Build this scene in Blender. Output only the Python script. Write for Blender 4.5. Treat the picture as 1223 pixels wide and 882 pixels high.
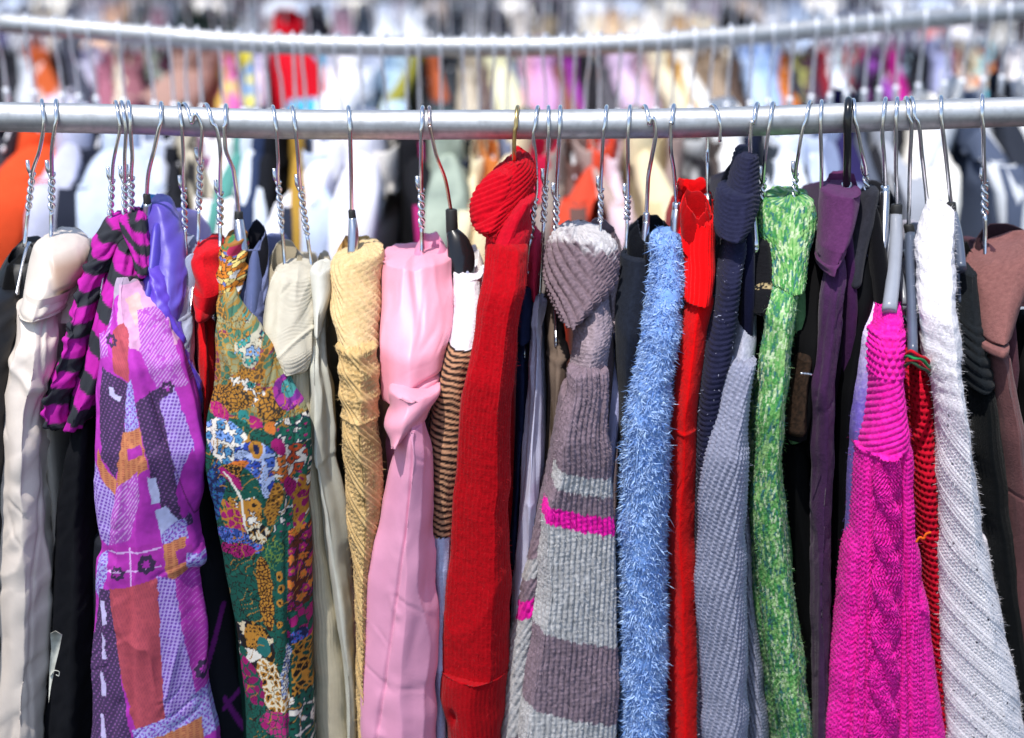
import bpy, math, random
import numpy as np
from mathutils import Vector
random.seed(4); RNG = np.random.default_rng(11)
for o in list(bpy.data.objects): bpy.data.objects.remove(o)
SC = bpy.context.scene; COL = SC.collection
# ------------------------------------------------------------------ camera, sky, sun, exposure
W, H, F = 1223.0, 882.0, 1780.0
PITCH = math.radians(18.5); CY, CZ = -1.6, 0.26
cd = bpy.data.cameras.new('camera'); cam = bpy.data.objects.new('camera', cd); COL.objects.link(cam)
cam.location = (0, CY, CZ); cam.rotation_euler = (math.pi/2-PITCH, 0, 0)
cd.sensor_width = 36; cd.lens = F/W*36; cd.clip_start = .05; cd.clip_end = 500
cd.dof.use_dof = True; cd.dof.focus_distance = 1.57; cd.dof.aperture_fstop = 2.0; cd.dof.aperture_blades = 7
SC.camera = cam
SUN_EL, SUN_AZ = math.radians(69), math.radians(-32)      # azimuth: 0 = from behind the camera, negative = from the left
w = bpy.data.worlds.new('World'); SC.world = w; w.use_nodes = True
nt = w.node_tree; sky = nt.nodes.new('ShaderNodeTexSky'); sky.sky_type = 'NISHITA'; sky.sun_disc = False
sd = Vector((math.sin(SUN_AZ)*math.cos(SUN_EL), -math.cos(SUN_AZ)*math.cos(SUN_EL), math.sin(SUN_EL)))   # towards the sun
sky.sun_elevation = SUN_EL; sky.sun_rotation = math.atan2(sd.x, sd.y)
nt.links.new(sky.outputs[0], nt.nodes['Background'].inputs[0]); nt.nodes['Background'].inputs[1].default_value = 0.15
sl = bpy.data.lights.new('sun', 'SUN'); sl.energy = 3.3; sl.angle = math.radians(.6); sl.color = (1, .96, .9)
so = bpy.data.objects.new('sun', sl); COL.objects.link(so); so.rotation_euler = sd.to_track_quat('Z', 'Y').to_euler()
SC.view_settings.view_transform = 'Standard'; SC.view_settings.look = 'None'; SC.view_settings.gamma = 1
SC.view_settings.exposure = 0.42
# ------------------------------------------------------------------ helpers
sp, cp = math.sin(PITCH), math.cos(PITCH)
def ray(px, py, Y):
    """world point on the plane y = Y that the photograph shows at pixel (px, py)"""
    px, py, Y = np.broadcast_arrays(np.asarray(px, float), np.asarray(py, float), np.asarray(Y, float))
    dx, dy = (px-W/2)/F, (H/2-py)/F
    t = (Y-CY)/(cp+dy*sp)
    return dx*t, Y.copy(), CZ+(-sp+dy*cp)*t
def ypx(y, z):
    d = y-CY; h = z-CZ; return H/2-F*(h*cp+d*sp)/(d*cp-h*sp)
def pt(px, py, Y):
    x, y, z = ray(px, py, Y); return (float(x), float(y), float(z))
def lin(c):
    if isinstance(c, str): c = tuple(int(c[i:i+2], 16)/255 for i in (0, 2, 4))
    return np.array([v/12.92 if v <= .04045 else ((v+.055)/1.055)**2.4 for v in c])
def sstep(a, b, x):
    t = np.clip((x-a)/(b-a), 0, 1); return t*t*(3-2*t)
def hsh(i, j, s):
    n = (i*374761393+j*668265263+s*1442695041) & 0x7fffffff
    n = ((n ^ (n >> 13))*1274126177) & 0x7fffffff
    n = ((n ^ (n >> 15))*2246822519) & 0x7fffffff
    return (n & 0xffffff)/float(0xffffff)
def vn(u, v, s=0):
    i, j = np.floor(u).astype(np.int64), np.floor(v).astype(np.int64); a, b = u-i, v-j
    a, b = a*a*(3-2*a), b*b*(3-2*b)
    return ((hsh(i, j, s)*(1-a)+hsh(i+1, j, s)*a)*(1-b)+(hsh(i, j+1, s)*(1-a)+hsh(i+1, j+1, s)*a)*b)*2-1
def fbm(u, v, s=0, o=3):
    r = 0; a = 1; t = 0
    for k in range(o): r = r+a*vn(u*2**k, v*2**k, s+17*k); t += a; a *= .5
    return r/t
def voro(u, v, s=0, jit=.9):
    i0, j0 = np.floor(u).astype(np.int64), np.floor(v).astype(np.int64)
    f1 = np.full(u.shape, 9.); f2 = f1.copy(); cid = np.zeros(u.shape); ax = f1*0; ay = f1*0
    for di in (-1, 0, 1):
        for dj in (-1, 0, 1):
            i, j = i0+di, j0+dj
            x = i+.5+(hsh(i, j, s)-.5)*jit; y = j+.5+(hsh(i, j, s+5)-.5)*jit
            d = np.hypot(u-x, v-y); m = d < f1
            f2 = np.where(m, f1, np.minimum(f2, d)); f1 = np.where(m, d, f1)
            cid = np.where(m, hsh(i, j, s+9), cid); ax = np.where(m, u-x, ax); ay = np.where(m, v-y, ay)
    return f1, f2, cid, ax, ay
def pchip(x, y, q):
    x = np.asarray(x, float); y = np.asarray(y, float); h = np.diff(x); d = np.diff(y)/h
    m = np.zeros(len(x)); m[0] = d[0]; m[-1] = d[-1]
    for k in range(1, len(x)-1):
        if d[k-1]*d[k] > 0: m[k] = 2*d[k-1]*d[k]/(d[k-1]+d[k])
    i = np.clip(np.searchsorted(x, q)-1, 0, len(h)-1); t = (q-x[i])/h[i]
    return (y[i]*(1+2*t)*(1-t)**2+h[i]*m[i]*t*(1-t)**2+y[i+1]*t*t*(3-2*t)+h[i]*m[i+1]*t*t*(t-1))
# ------------------------------------------------------------------ materials
MATS = {}
def mat(name, rough=.9, metal=0, color=None, sheen=0, grain=0, gscale=900, tint=.12, tscale=60, spec=.35, coat=0, aniso=None, weave=0):
    if name in MATS: return MATS[name]
    m = bpy.data.materials.new(name); m.use_nodes = True; n = m.node_tree.nodes; L = m.node_tree.links
    b = n['Principled BSDF']; b.inputs['Roughness'].default_value = rough; b.inputs['Metallic'].default_value = metal
    b.inputs['Specular IOR Level'].default_value = spec
    if sheen: b.inputs['Sheen Weight'].default_value = sheen; b.inputs['Sheen Roughness'].default_value = .45
    if coat: b.inputs['Coat Weight'].default_value = coat
    tc = n.new('ShaderNodeTexCoord')
    ns = n.new('ShaderNodeTexNoise'); ns.inputs['Scale'].default_value = tscale; ns.inputs['Detail'].default_value = 5
    L.new(tc.outputs['Object'], ns.inputs['Vector'])
    mr = n.new('ShaderNodeMapRange'); mr.inputs['From Min'].default_value = .3; mr.inputs['From Max'].default_value = .7
    mr.inputs['To Min'].default_value = 1-tint; mr.inputs['To Max'].default_value = 1+tint; L.new(ns.outputs['Fac'], mr.inputs['Value'])
    mx = n.new('ShaderNodeVectorMath'); mx.operation = 'SCALE'
    if color is None:
        at = n.new('ShaderNodeAttribute'); at.attribute_name = 'Col'; L.new(at.outputs['Color'], mx.inputs[0])
    else: mx.inputs[0].default_value = tuple(color)
    L.new(mr.outputs[0], mx.inputs['Scale']); L.new(mx.outputs[0], b.inputs['Base Color'])
    if grain or weave:
        bp = n.new('ShaderNodeBump'); bp.inputs['Strength'].default_value = .6; bp.inputs['Distance'].default_value = .001
        src = None
        if weave:      # plain weave following the cloth (attribute fab holds metres across and along)
            at2 = n.new('ShaderNodeAttribute'); at2.attribute_name = 'fab'
            wv = n.new('ShaderNodeTexWave'); wv.inputs['Scale'].default_value = weave; wv.inputs['Distortion'].default_value = .5
            wv.bands_direction = 'DIAGONAL'; L.new(at2.outputs['Vector'], wv.inputs['Vector']); src = wv.outputs['Fac']
        if grain:
            g = n.new('ShaderNodeTexNoise'); g.inputs['Scale'].default_value = gscale; g.inputs['Detail'].default_value = 3
            L.new(tc.outputs['Object'], g.inputs['Vector'])
            if src is None: src = g.outputs['Fac']
            else:
                ad = n.new('ShaderNodeMath'); ad.operation = 'ADD'; L.new(src, ad.inputs[0]); L.new(g.outputs['Fac'], ad.inputs[1]); src = ad.outputs[0]
        bp.inputs['Distance'].default_value = max(grain, .0002)
        L.new(src, bp.inputs['Height']); L.new(bp.outputs[0], b.inputs['Normal'])
    MATS[name] = m; return m
knit = mat('wool_knit', rough=.95, sheen=.07, grain=.0012, gscale=700, tint=.13, tscale=240, spec=.08)
cotton = mat('cotton_cloth', rough=.88, grain=.0003, gscale=1400, tint=.06, tscale=90, spec=.12, weave=420)
print_cotton = mat('printed_cotton', rough=.82, grain=.0002, gscale=1400, tint=.05, tscale=90, spec=.3)
fleece = mat('fleece_cloth', rough=.97, sheen=.09, grain=.0011, gscale=520, tint=.12, tscale=320, spec=.1)
satin = mat('satin_cloth', rough=.48, grain=.0002, gscale=300, tint=.05, tscale=40, spec=.55, sheen=.1)
nylon = mat('nylon_cloth', rough=.5, grain=.0003, gscale=260, tint=.05, tscale=60, spec=.4)
fibre = mat('pile_fibre', rough=.7, sheen=.2, tint=.05, spec=.3)
wire = mat('steel_wire', rough=.24, metal=1, color=(.78, .78, .8), tint=.12, tscale=200)
wire_far = mat('dull_zinc_wire', rough=.6, metal=1, color=(.85, .86, .9), tint=.08, tscale=200)
wire_brass = mat('brass_wire', rough=.3, metal=1, color=(.7, .48, .2), tint=.2, tscale=200)
wire_copper_reflection = mat('copper_reflection_wire', rough=.25, metal=1, color=(.72, .55, .5), tint=.2, tscale=100)  # copper tint stands for a reflection, set in the base colour
plate = mat('brushed_plate', rough=.3, metal=1, color=(.62, .64, .68), tint=.08, tscale=60)
blackp = mat('black_plastic', rough=.22, color=(.012, .012, .014), tint=.1, spec=.5)
blackr = mat('black_rubber', rough=.6, color=(.02, .02, .02), tint=.1)
greyp = mat('grey_plastic', rough=.28, color=(.3, .32, .37), tint=.05, spec=.5, coat=.3)
slatep = mat('slate_plastic', rough=.28, color=(.09, .11, .16), tint=.05, spec=.5, coat=.3)
whitep = mat('white_plastic', rough=.3, color=(.75, .75, .75), tint=.04, spec=.5)
paper = mat('white_paper', rough=.7, color=(.5, .5, .44), tint=.3, tscale=120)
def make_rail_mat():
    m = bpy.data.materials.new('galvanised_steel'); m.use_nodes = True; n = m.node_tree.nodes; L = m.node_tree.links; b = n['Principled BSDF']
    b.inputs['Metallic'].default_value = 1; tc = n.new('ShaderNodeTexCoord'); mp = n.new('ShaderNodeMapping'); mp.inputs['Scale'].default_value = (6, 160, 160)
    L.new(tc.outputs['Object'], mp.inputs['Vector']); a = n.new('ShaderNodeTexNoise'); a.inputs['Scale'].default_value = 1.; a.inputs['Detail'].default_value = 8; L.new(mp.outputs[0], a.inputs['Vector'])
    c = n.new('ShaderNodeTexNoise'); c.inputs['Scale'].default_value = 90; c.inputs['Detail'].default_value = 6; L.new(tc.outputs['Object'], c.inputs['Vector'])
    ad = n.new('ShaderNodeMath'); ad.operation = 'MULTIPLY'; L.new(a.outputs['Fac'], ad.inputs[0]); L.new(c.outputs['Fac'], ad.inputs[1])
    r = n.new('ShaderNodeValToRGB'); r.color_ramp.elements[0].position = .12; r.color_ramp.elements[0].color = (.42, .43, .44, 1)
    r.color_ramp.elements[1].position = .34; r.color_ramp.elements[1].color = (.6, .61, .62, 1); L.new(ad.outputs[0], r.inputs['Fac']); L.new(r.outputs[0], b.inputs['Base Color'])
    q = n.new('ShaderNodeMapRange'); q.inputs['To Min'].default_value = .7; q.inputs['To Max'].default_value = .5; L.new(c.outputs['Fac'], q.inputs['Value']); L.new(q.outputs[0], b.inputs['Roughness'])
    bp = n.new('ShaderNodeBump'); bp.inputs['Distance'].default_value = .0004; bp.inputs['Strength'].default_value = .4; L.new(a.outputs['Fac'], bp.inputs['Height']); L.new(bp.outputs[0], b.inputs['Normal'])
    return m
railm = make_rail_mat()
# ------------------------------------------------------------------ objects
def thing(name, label, cat, loc, group=None):
    o = bpy.data.objects.new(name, None); COL.objects.link(o); o.location = loc; o.empty_display_size = .02
    o['label'] = label; o['category'] = cat
    if group: o['group'] = group
    return o
def tag(o, label, cat, group=None):
    o['label'] = label; o['category'] = cat
    if group: o['group'] = group
    return o
def worg(o):
    v = Vector(o.location)
    while o.parent: o = o.parent; v = v+o.location
    return v
def mesh_obj(name, V, quads, m, parent=None, tris=None, col=None, fab=None, smooth=True, kind=None, label=None):
    me = bpy.data.meshes.new(name); V = np.asarray(V, np.float32)
    if parent is not None: V = V-np.array(worg(parent), np.float32)
    q = np.asarray(quads, np.int32).reshape(-1, 4) if quads is not None else np.zeros((0, 4), np.int32)
    t = np.asarray(tris, np.int32).reshape(-1, 3) if tris is not None else np.zeros((0, 3), np.int32)
    me.vertices.add(len(V)); me.vertices.foreach_set('co', V.ravel())
    me.loops.add(q.size+t.size); me.loops.foreach_set('vertex_index', np.concatenate([q.ravel(), t.ravel()]))
    me.polygons.add(len(q)+len(t))
    me.polygons.foreach_set('loop_start', np.concatenate([np.arange(len(q))*4, q.size+np.arange(len(t))*3]).astype(np.int32))
    if smooth: me.polygons.foreach_set('use_smooth', np.ones(len(q)+len(t), bool))
    if col is not None:
        a = me.attributes.new('Col', 'FLOAT_COLOR', 'POINT'); c = np.ones((len(V), 4), np.float32); c[:, :3] = np.clip(col, 0, .95); a.data.foreach_set('color', c.ravel())
    if fab is not None:
        a = me.attributes.new('fab', 'FLOAT_VECTOR', 'POINT'); c = np.zeros((len(V), 3), np.float32); c[:, :2] = fab; a.data.foreach_set('vector', c.ravel())
    me.update(calc_edges=True); me.validate(); me.materials.append(m)
    o = bpy.data.objects.new(name, me); COL.objects.link(o)
    if parent is not None: o.parent = parent
    if kind: o['kind'] = kind
    if label: o['label'] = label
    return o
def gridq(nr, nc, off=0, wrap=True):
    i = np.arange(nr-1)[:, None]; j = np.arange(nc if wrap else nc-1)[None, :]; k = (j+1) % nc
    return (np.stack([i*nc+j, (i+1)*nc+j, (i+1)*nc+k, i*nc+k], -1)+off).reshape(-1, 4)
def tube_geo(P, R, n=8, caps=True):
    """tube along points P with radii R (scalar, list or (rx, ry) pairs)"""
    P = np.asarray(P, float); N = len(P); T = np.gradient(P, axis=0); T /= np.linalg.norm(T, axis=1)[:, None]+1e-12
    R = np.broadcast_to(np.asarray(R, float).reshape(-1, 1) if np.ndim(R) < 2 else np.asarray(R, float), (N, 1 if np.ndim(R) < 2 else 2))
    a = np.array([1., 0, 0]); A = np.zeros_like(P)
    for i in range(N):
        a = a-T[i]*a.dot(T[i])
        if np.linalg.norm(a) < 1e-4: a = np.cross(T[i], [0, 1., 0])
        a /= np.linalg.norm(a); A[i] = a
    B = np.cross(T, A); th = np.linspace(0, 2*math.pi, n, endpoint=False)
    V = P[:, None]+A[:, None]*np.cos(th)[None, :, None]*R[:, :1][:, None]+B[:, None]*np.sin(th)[None, :, None]*R[:, -1:][:, None]
    V = V.reshape(-1, 3); q = gridq(N, n); t = []
    if caps:
        V = np.vstack([V, P[:1], P[-1:]])
        for j in range(n): t += [(N*n, j, (j+1) % n), (N*n+1, (N-1)*n+(j+1) % n, (N-1)*n+j)]
    return V, q, np.array(t, int).reshape(-1, 3)
def join_geo(gs):
    V = []; Q = []; T = []; o = 0
    for v, q, t in gs:
        V.append(v); Q.append(q+o); T.append(t+o); o += len(v)
    return np.vstack(V), np.vstack(Q), np.vstack(T)
def spline(P, n):
    P = np.asarray(P, float); d = np.r_[0, np.cumsum(np.linalg.norm(np.diff(P, axis=0), axis=1))]
    q = np.linspace(0, d[-1], n); return np.stack([pchip(d, P[:, k], q) for k in range(P.shape[1])], 1)
# ------------------------------------------------------------------ stitch relief (metres); U across, V along
def stock(U, V, cw=.0042, rh=.0036, a=.0011, sl=.55):
    f = U/cw; f = f-np.floor(f)-.5; s = np.abs(f)*2; vv = V/rh+sl*(1-s)*1.3
    k = vv-np.floor(vv); return a*(np.sin(math.pi*np.clip(s, 0, 1))**.6*(.2+.8*np.sin(math.pi*k)**.6))-a*.5*(s < .10)
def ribs(U, V, w=.006, a=.0016, rh=.004, st=.25):
    r = np.abs(np.sin(math.pi*U/w))**.7; return a*(r*(1-st)+st*np.sin(math.pi*(V/rh+.3*r))**2*r)
def garter(U, V, rh=.005, cw=.0045, a=.0012):
    row = np.floor(V/rh); k = V/rh-row; return a*np.sin(math.pi*k)**.7*(.6+.4*np.sin(math.pi*(U/cw+.5*(row % 2)))**2)
def seed_st(U, V, w=.0055, a=.0014):
    i = np.floor(V/w); return a*(np.abs(np.sin(math.pi*(U/w+.5*(i % 2))))*np.sin(math.pi*(V/w-i)))**.8
def nub(U, V, s=.005, a=.001, seed=3):
    return a*fbm(U/s, V/s*.7, seed, 3)
def rot(U, V, deg):
    deg = np.radians(deg); c, s = np.cos(deg), np.sin(deg); return U*c+V*s, -U*s+V*c
def crease(U, V, amp, wid=.02, leng=.09, deg=30, seed=0, sharp=.2):
    a, b = rot(U, V, deg); a = a+.006*vn(U/.03, V/.03, seed+3); n = vn(a/wid, b/leng, seed); m = sstep(-.2, .5, vn(U/.03, V/.05, seed+8))
    amp = amp*.75; return amp*(-np.exp(-(n/sharp)**2)+.35*np.exp(-((n-.22)/(sharp*1.6))**2))*m
def drape(U, V, amp0, wid=.03, leng=.25, seed=0, shear=0):
    n = fbm(U/wid+shear*V/wid, V/leng, seed, 2); return amp0*1.45*(1-2*np.abs(n)**.8)
def wrinkle(U, V, amp, wid=.012, leng=.05, deg=60, seed=0):
    a, b = rot(U, V, deg); a = a+.004*vn(U/.02, V/.02, seed+3); n = vn(a/wid, b/leng, seed); return amp*np.sign(n)*np.abs(n)**.7
# ------------------------------------------------------------------ cloth tube that follows an outline seen edge on
DPROF = ([-400, 0, 60, 140, 250, 2000], [-.02, -.03, -.07, -.13, -.155, -.155])
GRIDS = {}
# depth in front of its neighbours (dy) and place of the fold edge (ridge) of single parts
PLACE = {
    ('patchwork_shirt', 'side_panel'): {'dy': 0.03},
    ('patchwork_shirt', 'lower_panel'): {'dy': 0.02},
    ('patchwork_shirt', 'sleeve'): {'dy': -0.04, 'ridge': -0.2},
    ('floral_shirt', 'sleeve'): {'dy': -0.038, 'ridge': 0.3},
    ('denim_shirt', 'sleeve'): {'dy': 0.012},
    ('red_shirt', 'sleeve'): {'dy': 0.03},
    ('violet_blouse', 'sleeve'): {'dy': 0.006},
    ('denim_jacket', 'sleeve'): {'dy': 0.03},
    ('taupe_shirt', 'sleeve'): {'dy': 0.03},
    ('periwinkle_scarf', 'cloth'): {'dy': 0.03, 'ridge': False},
    ('lavender_sweater', 'sleeve'): {'dy': 0.012, 'ridge': False},
    ('crimson_cardigan', 'sleeve'): {'dy': 0.008, 'ridge': False},
    ('navy_shirt', 'sleeve'): {'dy': 0.034},
    ('coral_shirt', 'sleeve'): {'dy': 0.045},
    ('striped_sweater', 'sleeve'): {'ridge': False},
    ('chenille_sweater', 'sleeve'): {'dy': -0.03, 'ridge': -0.72},
    ('shaggy_blue_cardigan', 'sleeve'): {'ridge': False},
    ('hot_pink_sweater', 'sleeve'): {'ridge': False, 'dy': -0.03},
    ('chenille_sweater', 'back_panel'): {'dy': -0.004, 'ridge': False},
    ('grey_sweater', 'sleeve'): {'dy': -0.028, 'ridge': .35},
    ('green_sweater', 'sleeve'): {'ridge': 0.25, 'dy': -0.016},
    ('red_sweater', 'sleeve'): {'ridge': 0.55, 'dy': -0.028},
    ('pink_jacket', 'sleeve'): {'ridge': 0.1, 'dy': -0.042},
    ('pink_jacket', 'waist_fold'): {'dy': -0.044},
    ('white_sweater', 'sleeve'): {'ridge': 0.3, 'dy': -0.03},
    ('tan_sweater', 'sleeve'): {'dy': -0.018, 'ridge': .1},
    ('scarlet_pullover', 'sleeve'): {'dy': 0.006},
    ('navy_sweater', 'sleeve'): {'dy': 0.006, 'ridge': False},
    ('cream_jacket', 'sleeve'): {'ridge': 0.4},
    ('black_dress', 'bodice'): {'dy': 0.03},
    ('black_coat', 'sleeve'): {'dy': 0.012},
    ('black_sweater', 'sleeve'): {'dy': 0.02},
    ('lavender_white_cardigan', 'sleeve'): {'dy': 0.006},
    ('off_white_shirt', 'sleeve'): {'dy': 0.004},
    ('corduroy_shirt', 'sleeve'): {'dy': 0.014, 'ridge': False}}
def loft(root, name, st, top, mt, col, hd=.04, n=2.5, cap='round', capr=14, bcap=None, tilt=0., dy=0., rel=None, res=.0027, kind=None, label=None, inner=None, back=10, keep=None, hs=None, ridge=True):
    ov = PLACE.get((root.name, name), {}); dy = ov.get('dy', dy); ridge = ov.get('ridge', ridge)
    if ridge is not False and name.startswith(('sleeve', 'back_panel', 'cloth')): hd = hd*.72
    if cap == 'open': dy = dy+.016; hd = hd*.82; tilt = tilt*1.15
    S = [tuple(s)+(0,)*(4-len(s)) for s in st]; S = np.array(S, float)
    PY = []; SC_ = []; INN = []
    p0, p1 = S[0, 0], S[-1, 0]; step = res/.00088
    rows = np.linspace(p0, p1, max(6, int((p1-p0)/step)))
    if cap == 'round': extra = p0+capr*(1-np.cos(np.linspace(0, math.pi/2, 7)))*.9; rows = np.unique(np.r_[p0+.02*capr, extra, rows[rows > extra[-1]]]); rows = rows[rows >= p0+.02*capr]
    sc = np.ones(len(rows)); inn = np.zeros(len(rows))
    if cap == 'round': k = np.clip((rows-p0)/capr, 0, 1); sc = np.sqrt(np.clip(1-(1-k)**2, .0004, 1))
    off = np.zeros(len(rows))
    if cap == 'open':      # rolled rim and the inside of the cloth
        k = np.array([60, 45, 30, 18, 9, 3, .5, -1.2]); rows = np.r_[p0+k, rows]; sc = np.r_[[.90, .925, .935, .945, .95, .953, .96, .98], sc]; inn = np.r_[[1, 1, 1, 1, 1, 1, .6, .2], inn]
    if bcap == 'open':
        k = np.array([1.2, .6, -2, -8, -16, -28]); rows = np.r_[rows, p1+k]; sc = np.r_[sc, [.97, .94, .92, .91, .9, .89]]; inn = np.r_[inn, [.3, .6, 1, 1, 1, 1]]
    if bcap == 'round':
        k = np.clip((p1-rows)/capr, .001, 1); sc = sc*np.where(rows > p1-capr, np.sqrt(1-(1-k)**2), 1)
    q = np.clip(rows, p0, p1) if cap != 'open' else np.minimum(rows, p1)
    qq = np.clip(rows, p0, p1)
    xl, xr, sl = [pchip(S[:, 0], S[:, k], qq) for k in (1, 2, 3)]
    hdv = np.full(len(rows), hd) if hs is None else hd*np.interp(qq, *hs)
    yf = np.interp(rows-top, *DPROF)+dy
    yf = yf if len(yf) < 9 else np.convolve(np.pad(yf, 4, mode='edge'), np.ones(9)/9, 'valid')
    sd_ = int(abs(S[0, 1])*7+p0); e_ = np.minimum(2.2, (xr-xl)*.05); xl = xl+e_*vn(rows/34., rows*0, sd_); xr = xr+e_*vn(rows/31., rows*0, sd_+9)
    cx = (xl+xr)/2; hw = (xr-xl)/2
    if cap == 'round': yf = yf+(1-sc)*hdv*.5*(rows < p0+capr)
    eg = .9 if (ridge is not False and name.startswith(('sleeve', 'back_panel', 'cloth'))) else .45
    XL = ray(cx-hw*sc, rows, yf+hdv*eg)[0]; XR = ray(cx+hw*sc, rows, yf+hdv*eg)[0]; Z0 = ray(cx, rows, yf)[2]
    if cap == 'open':      # the outline's top is the raised back of the rim, the front of the rim sits lower
        yb = yf[7]+2*hdv[7]; zt = float(ray(cx[7], p0, yb)[2]); py_f = ypx(yf[7], zt-tilt*(yb-yf[7]))
        if py_f-p0 > 36: tilt = max(-.3, tilt-(py_f-p0-36)*.00085/(yb-yf[7])); py_f = ypx(yf[7], zt-tilt*(yb-yf[7]))
        rr_ = rows+py_f-p0; Z0 = ray(cx, rr_, yf)[2]
    Xc = (XL+XR)/2; HW = (XR-XL)/2; HD = hdv*np.where(inn > 0, sc, np.maximum(sc, .05))
    hwm = float(np.percentile(HW, 80)); nf = max(10, int((math.pi*hwm*.62+1.3*hd*.9)/res)); nf = min(nf, 360)
    th = np.r_[np.linspace(-.06*math.pi, 1.06*math.pi, nf), np.linspace(1.06*math.pi, 1.94*math.pi, back+2)[1:-1]]
    c = np.sign(np.cos(th))*np.abs(np.cos(th))**(2/n); s = np.sign(np.sin(th))*np.abs(np.sin(th))**(2/n)
    RG = ridge is not False and cap != 'open'; wr = .7 if name.startswith(('sleeve', 'back_panel', 'cloth')) else .42; rc = (((sd_*37 % 100)/100-.5)*.7 if ridge is True else ridge)
    def rfun(c, s, c0):      # the front of hanging cloth is a fold edge between two flatter faces
        f_ = np.abs(c-c0)/np.where(c > c0, 1-c0, 1+c0); return np.where(s > 0, wr*(1-np.clip(f_, 0, 1)**1.35)+(1-wr)*s, s)
    # even out columns by arc length on the typical ring
    for _ in range(2):
        a = np.r_[0, np.cumsum(np.hypot(np.diff(c[:nf])*hwm, np.diff((rfun(c, s, rc) if RG else s)[:nf])*hd))]
        thf = np.interp(np.linspace(0, a[-1], nf), a, th[:nf]); th[:nf] = thf
        c = np.sign(np.cos(th))*np.abs(np.cos(th))**(2/n); s = np.sign(np.sin(th))*np.abs(np.sin(th))**(2/n)
    s2 = np.broadcast_to(s, (len(rows), len(s))).copy()
    if RG: s2 = rfun(c[None]+0*s2, s2, rc+.16*vn(rows/90., rows*0, sd_+4)[:, None])
    X = Xc[:, None]+HW[:, None]*c; Y = (yf+hdv)[:, None]-HD[:, None]*s2
    Z = Z0[:, None]+tilt*(Y-yf[:, None])-sl[:, None]*(X-Xc[:, None])
    if cap == 'open': Z = Z+(.0045*vn(th[None]*1.3+0*Z, 0*Z, sd_)+.002*vn(th[None]*4+0*Z, 0*Z, sd_+2))*np.exp(-np.clip(rows-p0, 0, 99)/25.)[:, None]
    P = np.stack([X, Y, Z], -1); nc = len(th)
    dU = np.linalg.norm(np.diff(P, axis=1, append=P[:, :1]), axis=2); mid = int(np.argmin(np.abs(th-math.pi/2)))
    U = np.cumsum(dU, 1)-dU; U = -(U-U[:, mid:mid+1])       # grows to the right
    dV = np.linalg.norm(np.diff(P[:, mid], axis=0), axis=1); Vv = np.r_[0, np.cumsum(dV)]; Vv = Vv-Vv[np.argmax(inn < .5)]
    V = np.broadcast_to(Vv[:, None], U.shape)+0*U
    PX = cx[:, None]+hw[:, None]*sc[:, None]*c; PYY = rows[:, None]+sl[:, None]*(PX-cx[:, None])
    gu = np.roll(P, -1, 1)-np.roll(P, 1, 1); gv = np.gradient(P, axis=0)
    N = np.cross(gv, gu); N /= np.linalg.norm(N, axis=2)[..., None]+1e-12
    if N[len(rows)//2, mid, 1] > 0: N = -N
    if rel is not None:
        fade = (1-inn*.8)[:, None]*np.clip(sc*2.5-.2, 0, 1)[:, None]
        r_ = rel(U, V, PX, PYY); r_ = r_-np.percentile(r_, 75)-.0006; P = P+N*(r_*fade)[..., None]
    C = col(U, V, PX, PYY) if callable(col) else np.broadcast_to(lin(col), U.shape+(3,))
    C = np.array(C, float)
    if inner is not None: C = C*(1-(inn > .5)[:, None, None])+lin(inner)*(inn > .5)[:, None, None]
    nr = len(rows); q4 = gridq(nr, nc); Vt = P.reshape(-1, 3); tr = []
    if cap == 'round':
        tr += [(len(Vt), j, (j+1) % nc) for j in range(nc)]; Vt = np.vstack([Vt, P[0].mean(0)]); 
    cc = C.reshape(-1, 3); fb = np.stack([U, V], -1).reshape(-1, 2)
    if len(Vt) > len(cc): cc = np.vstack([cc, cc[:1]]); fb = np.vstack([fb, fb[:1]])
    if bcap == 'round':
        b = (nr-1)*nc; tr += [(len(Vt), b+(j+1) % nc, b+j) for j in range(nc)]; Vt = np.vstack([Vt, P[-1].mean(0)]); cc = np.vstack([cc, cc[-1:]]); fb = np.vstack([fb, fb[-1:]])
    o = mesh_obj(name, Vt, q4, mt, root, tris=tr if tr else None, col=cc, fab=fb, kind=kind, label=label)
    if keep: GRIDS[keep+'_o'] = o; GRIDS[keep] = (P[:, :nf], N[:, :nf], C[:, :nf], sc, V[:, :nf], U[:, :nf])
    return o
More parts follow.
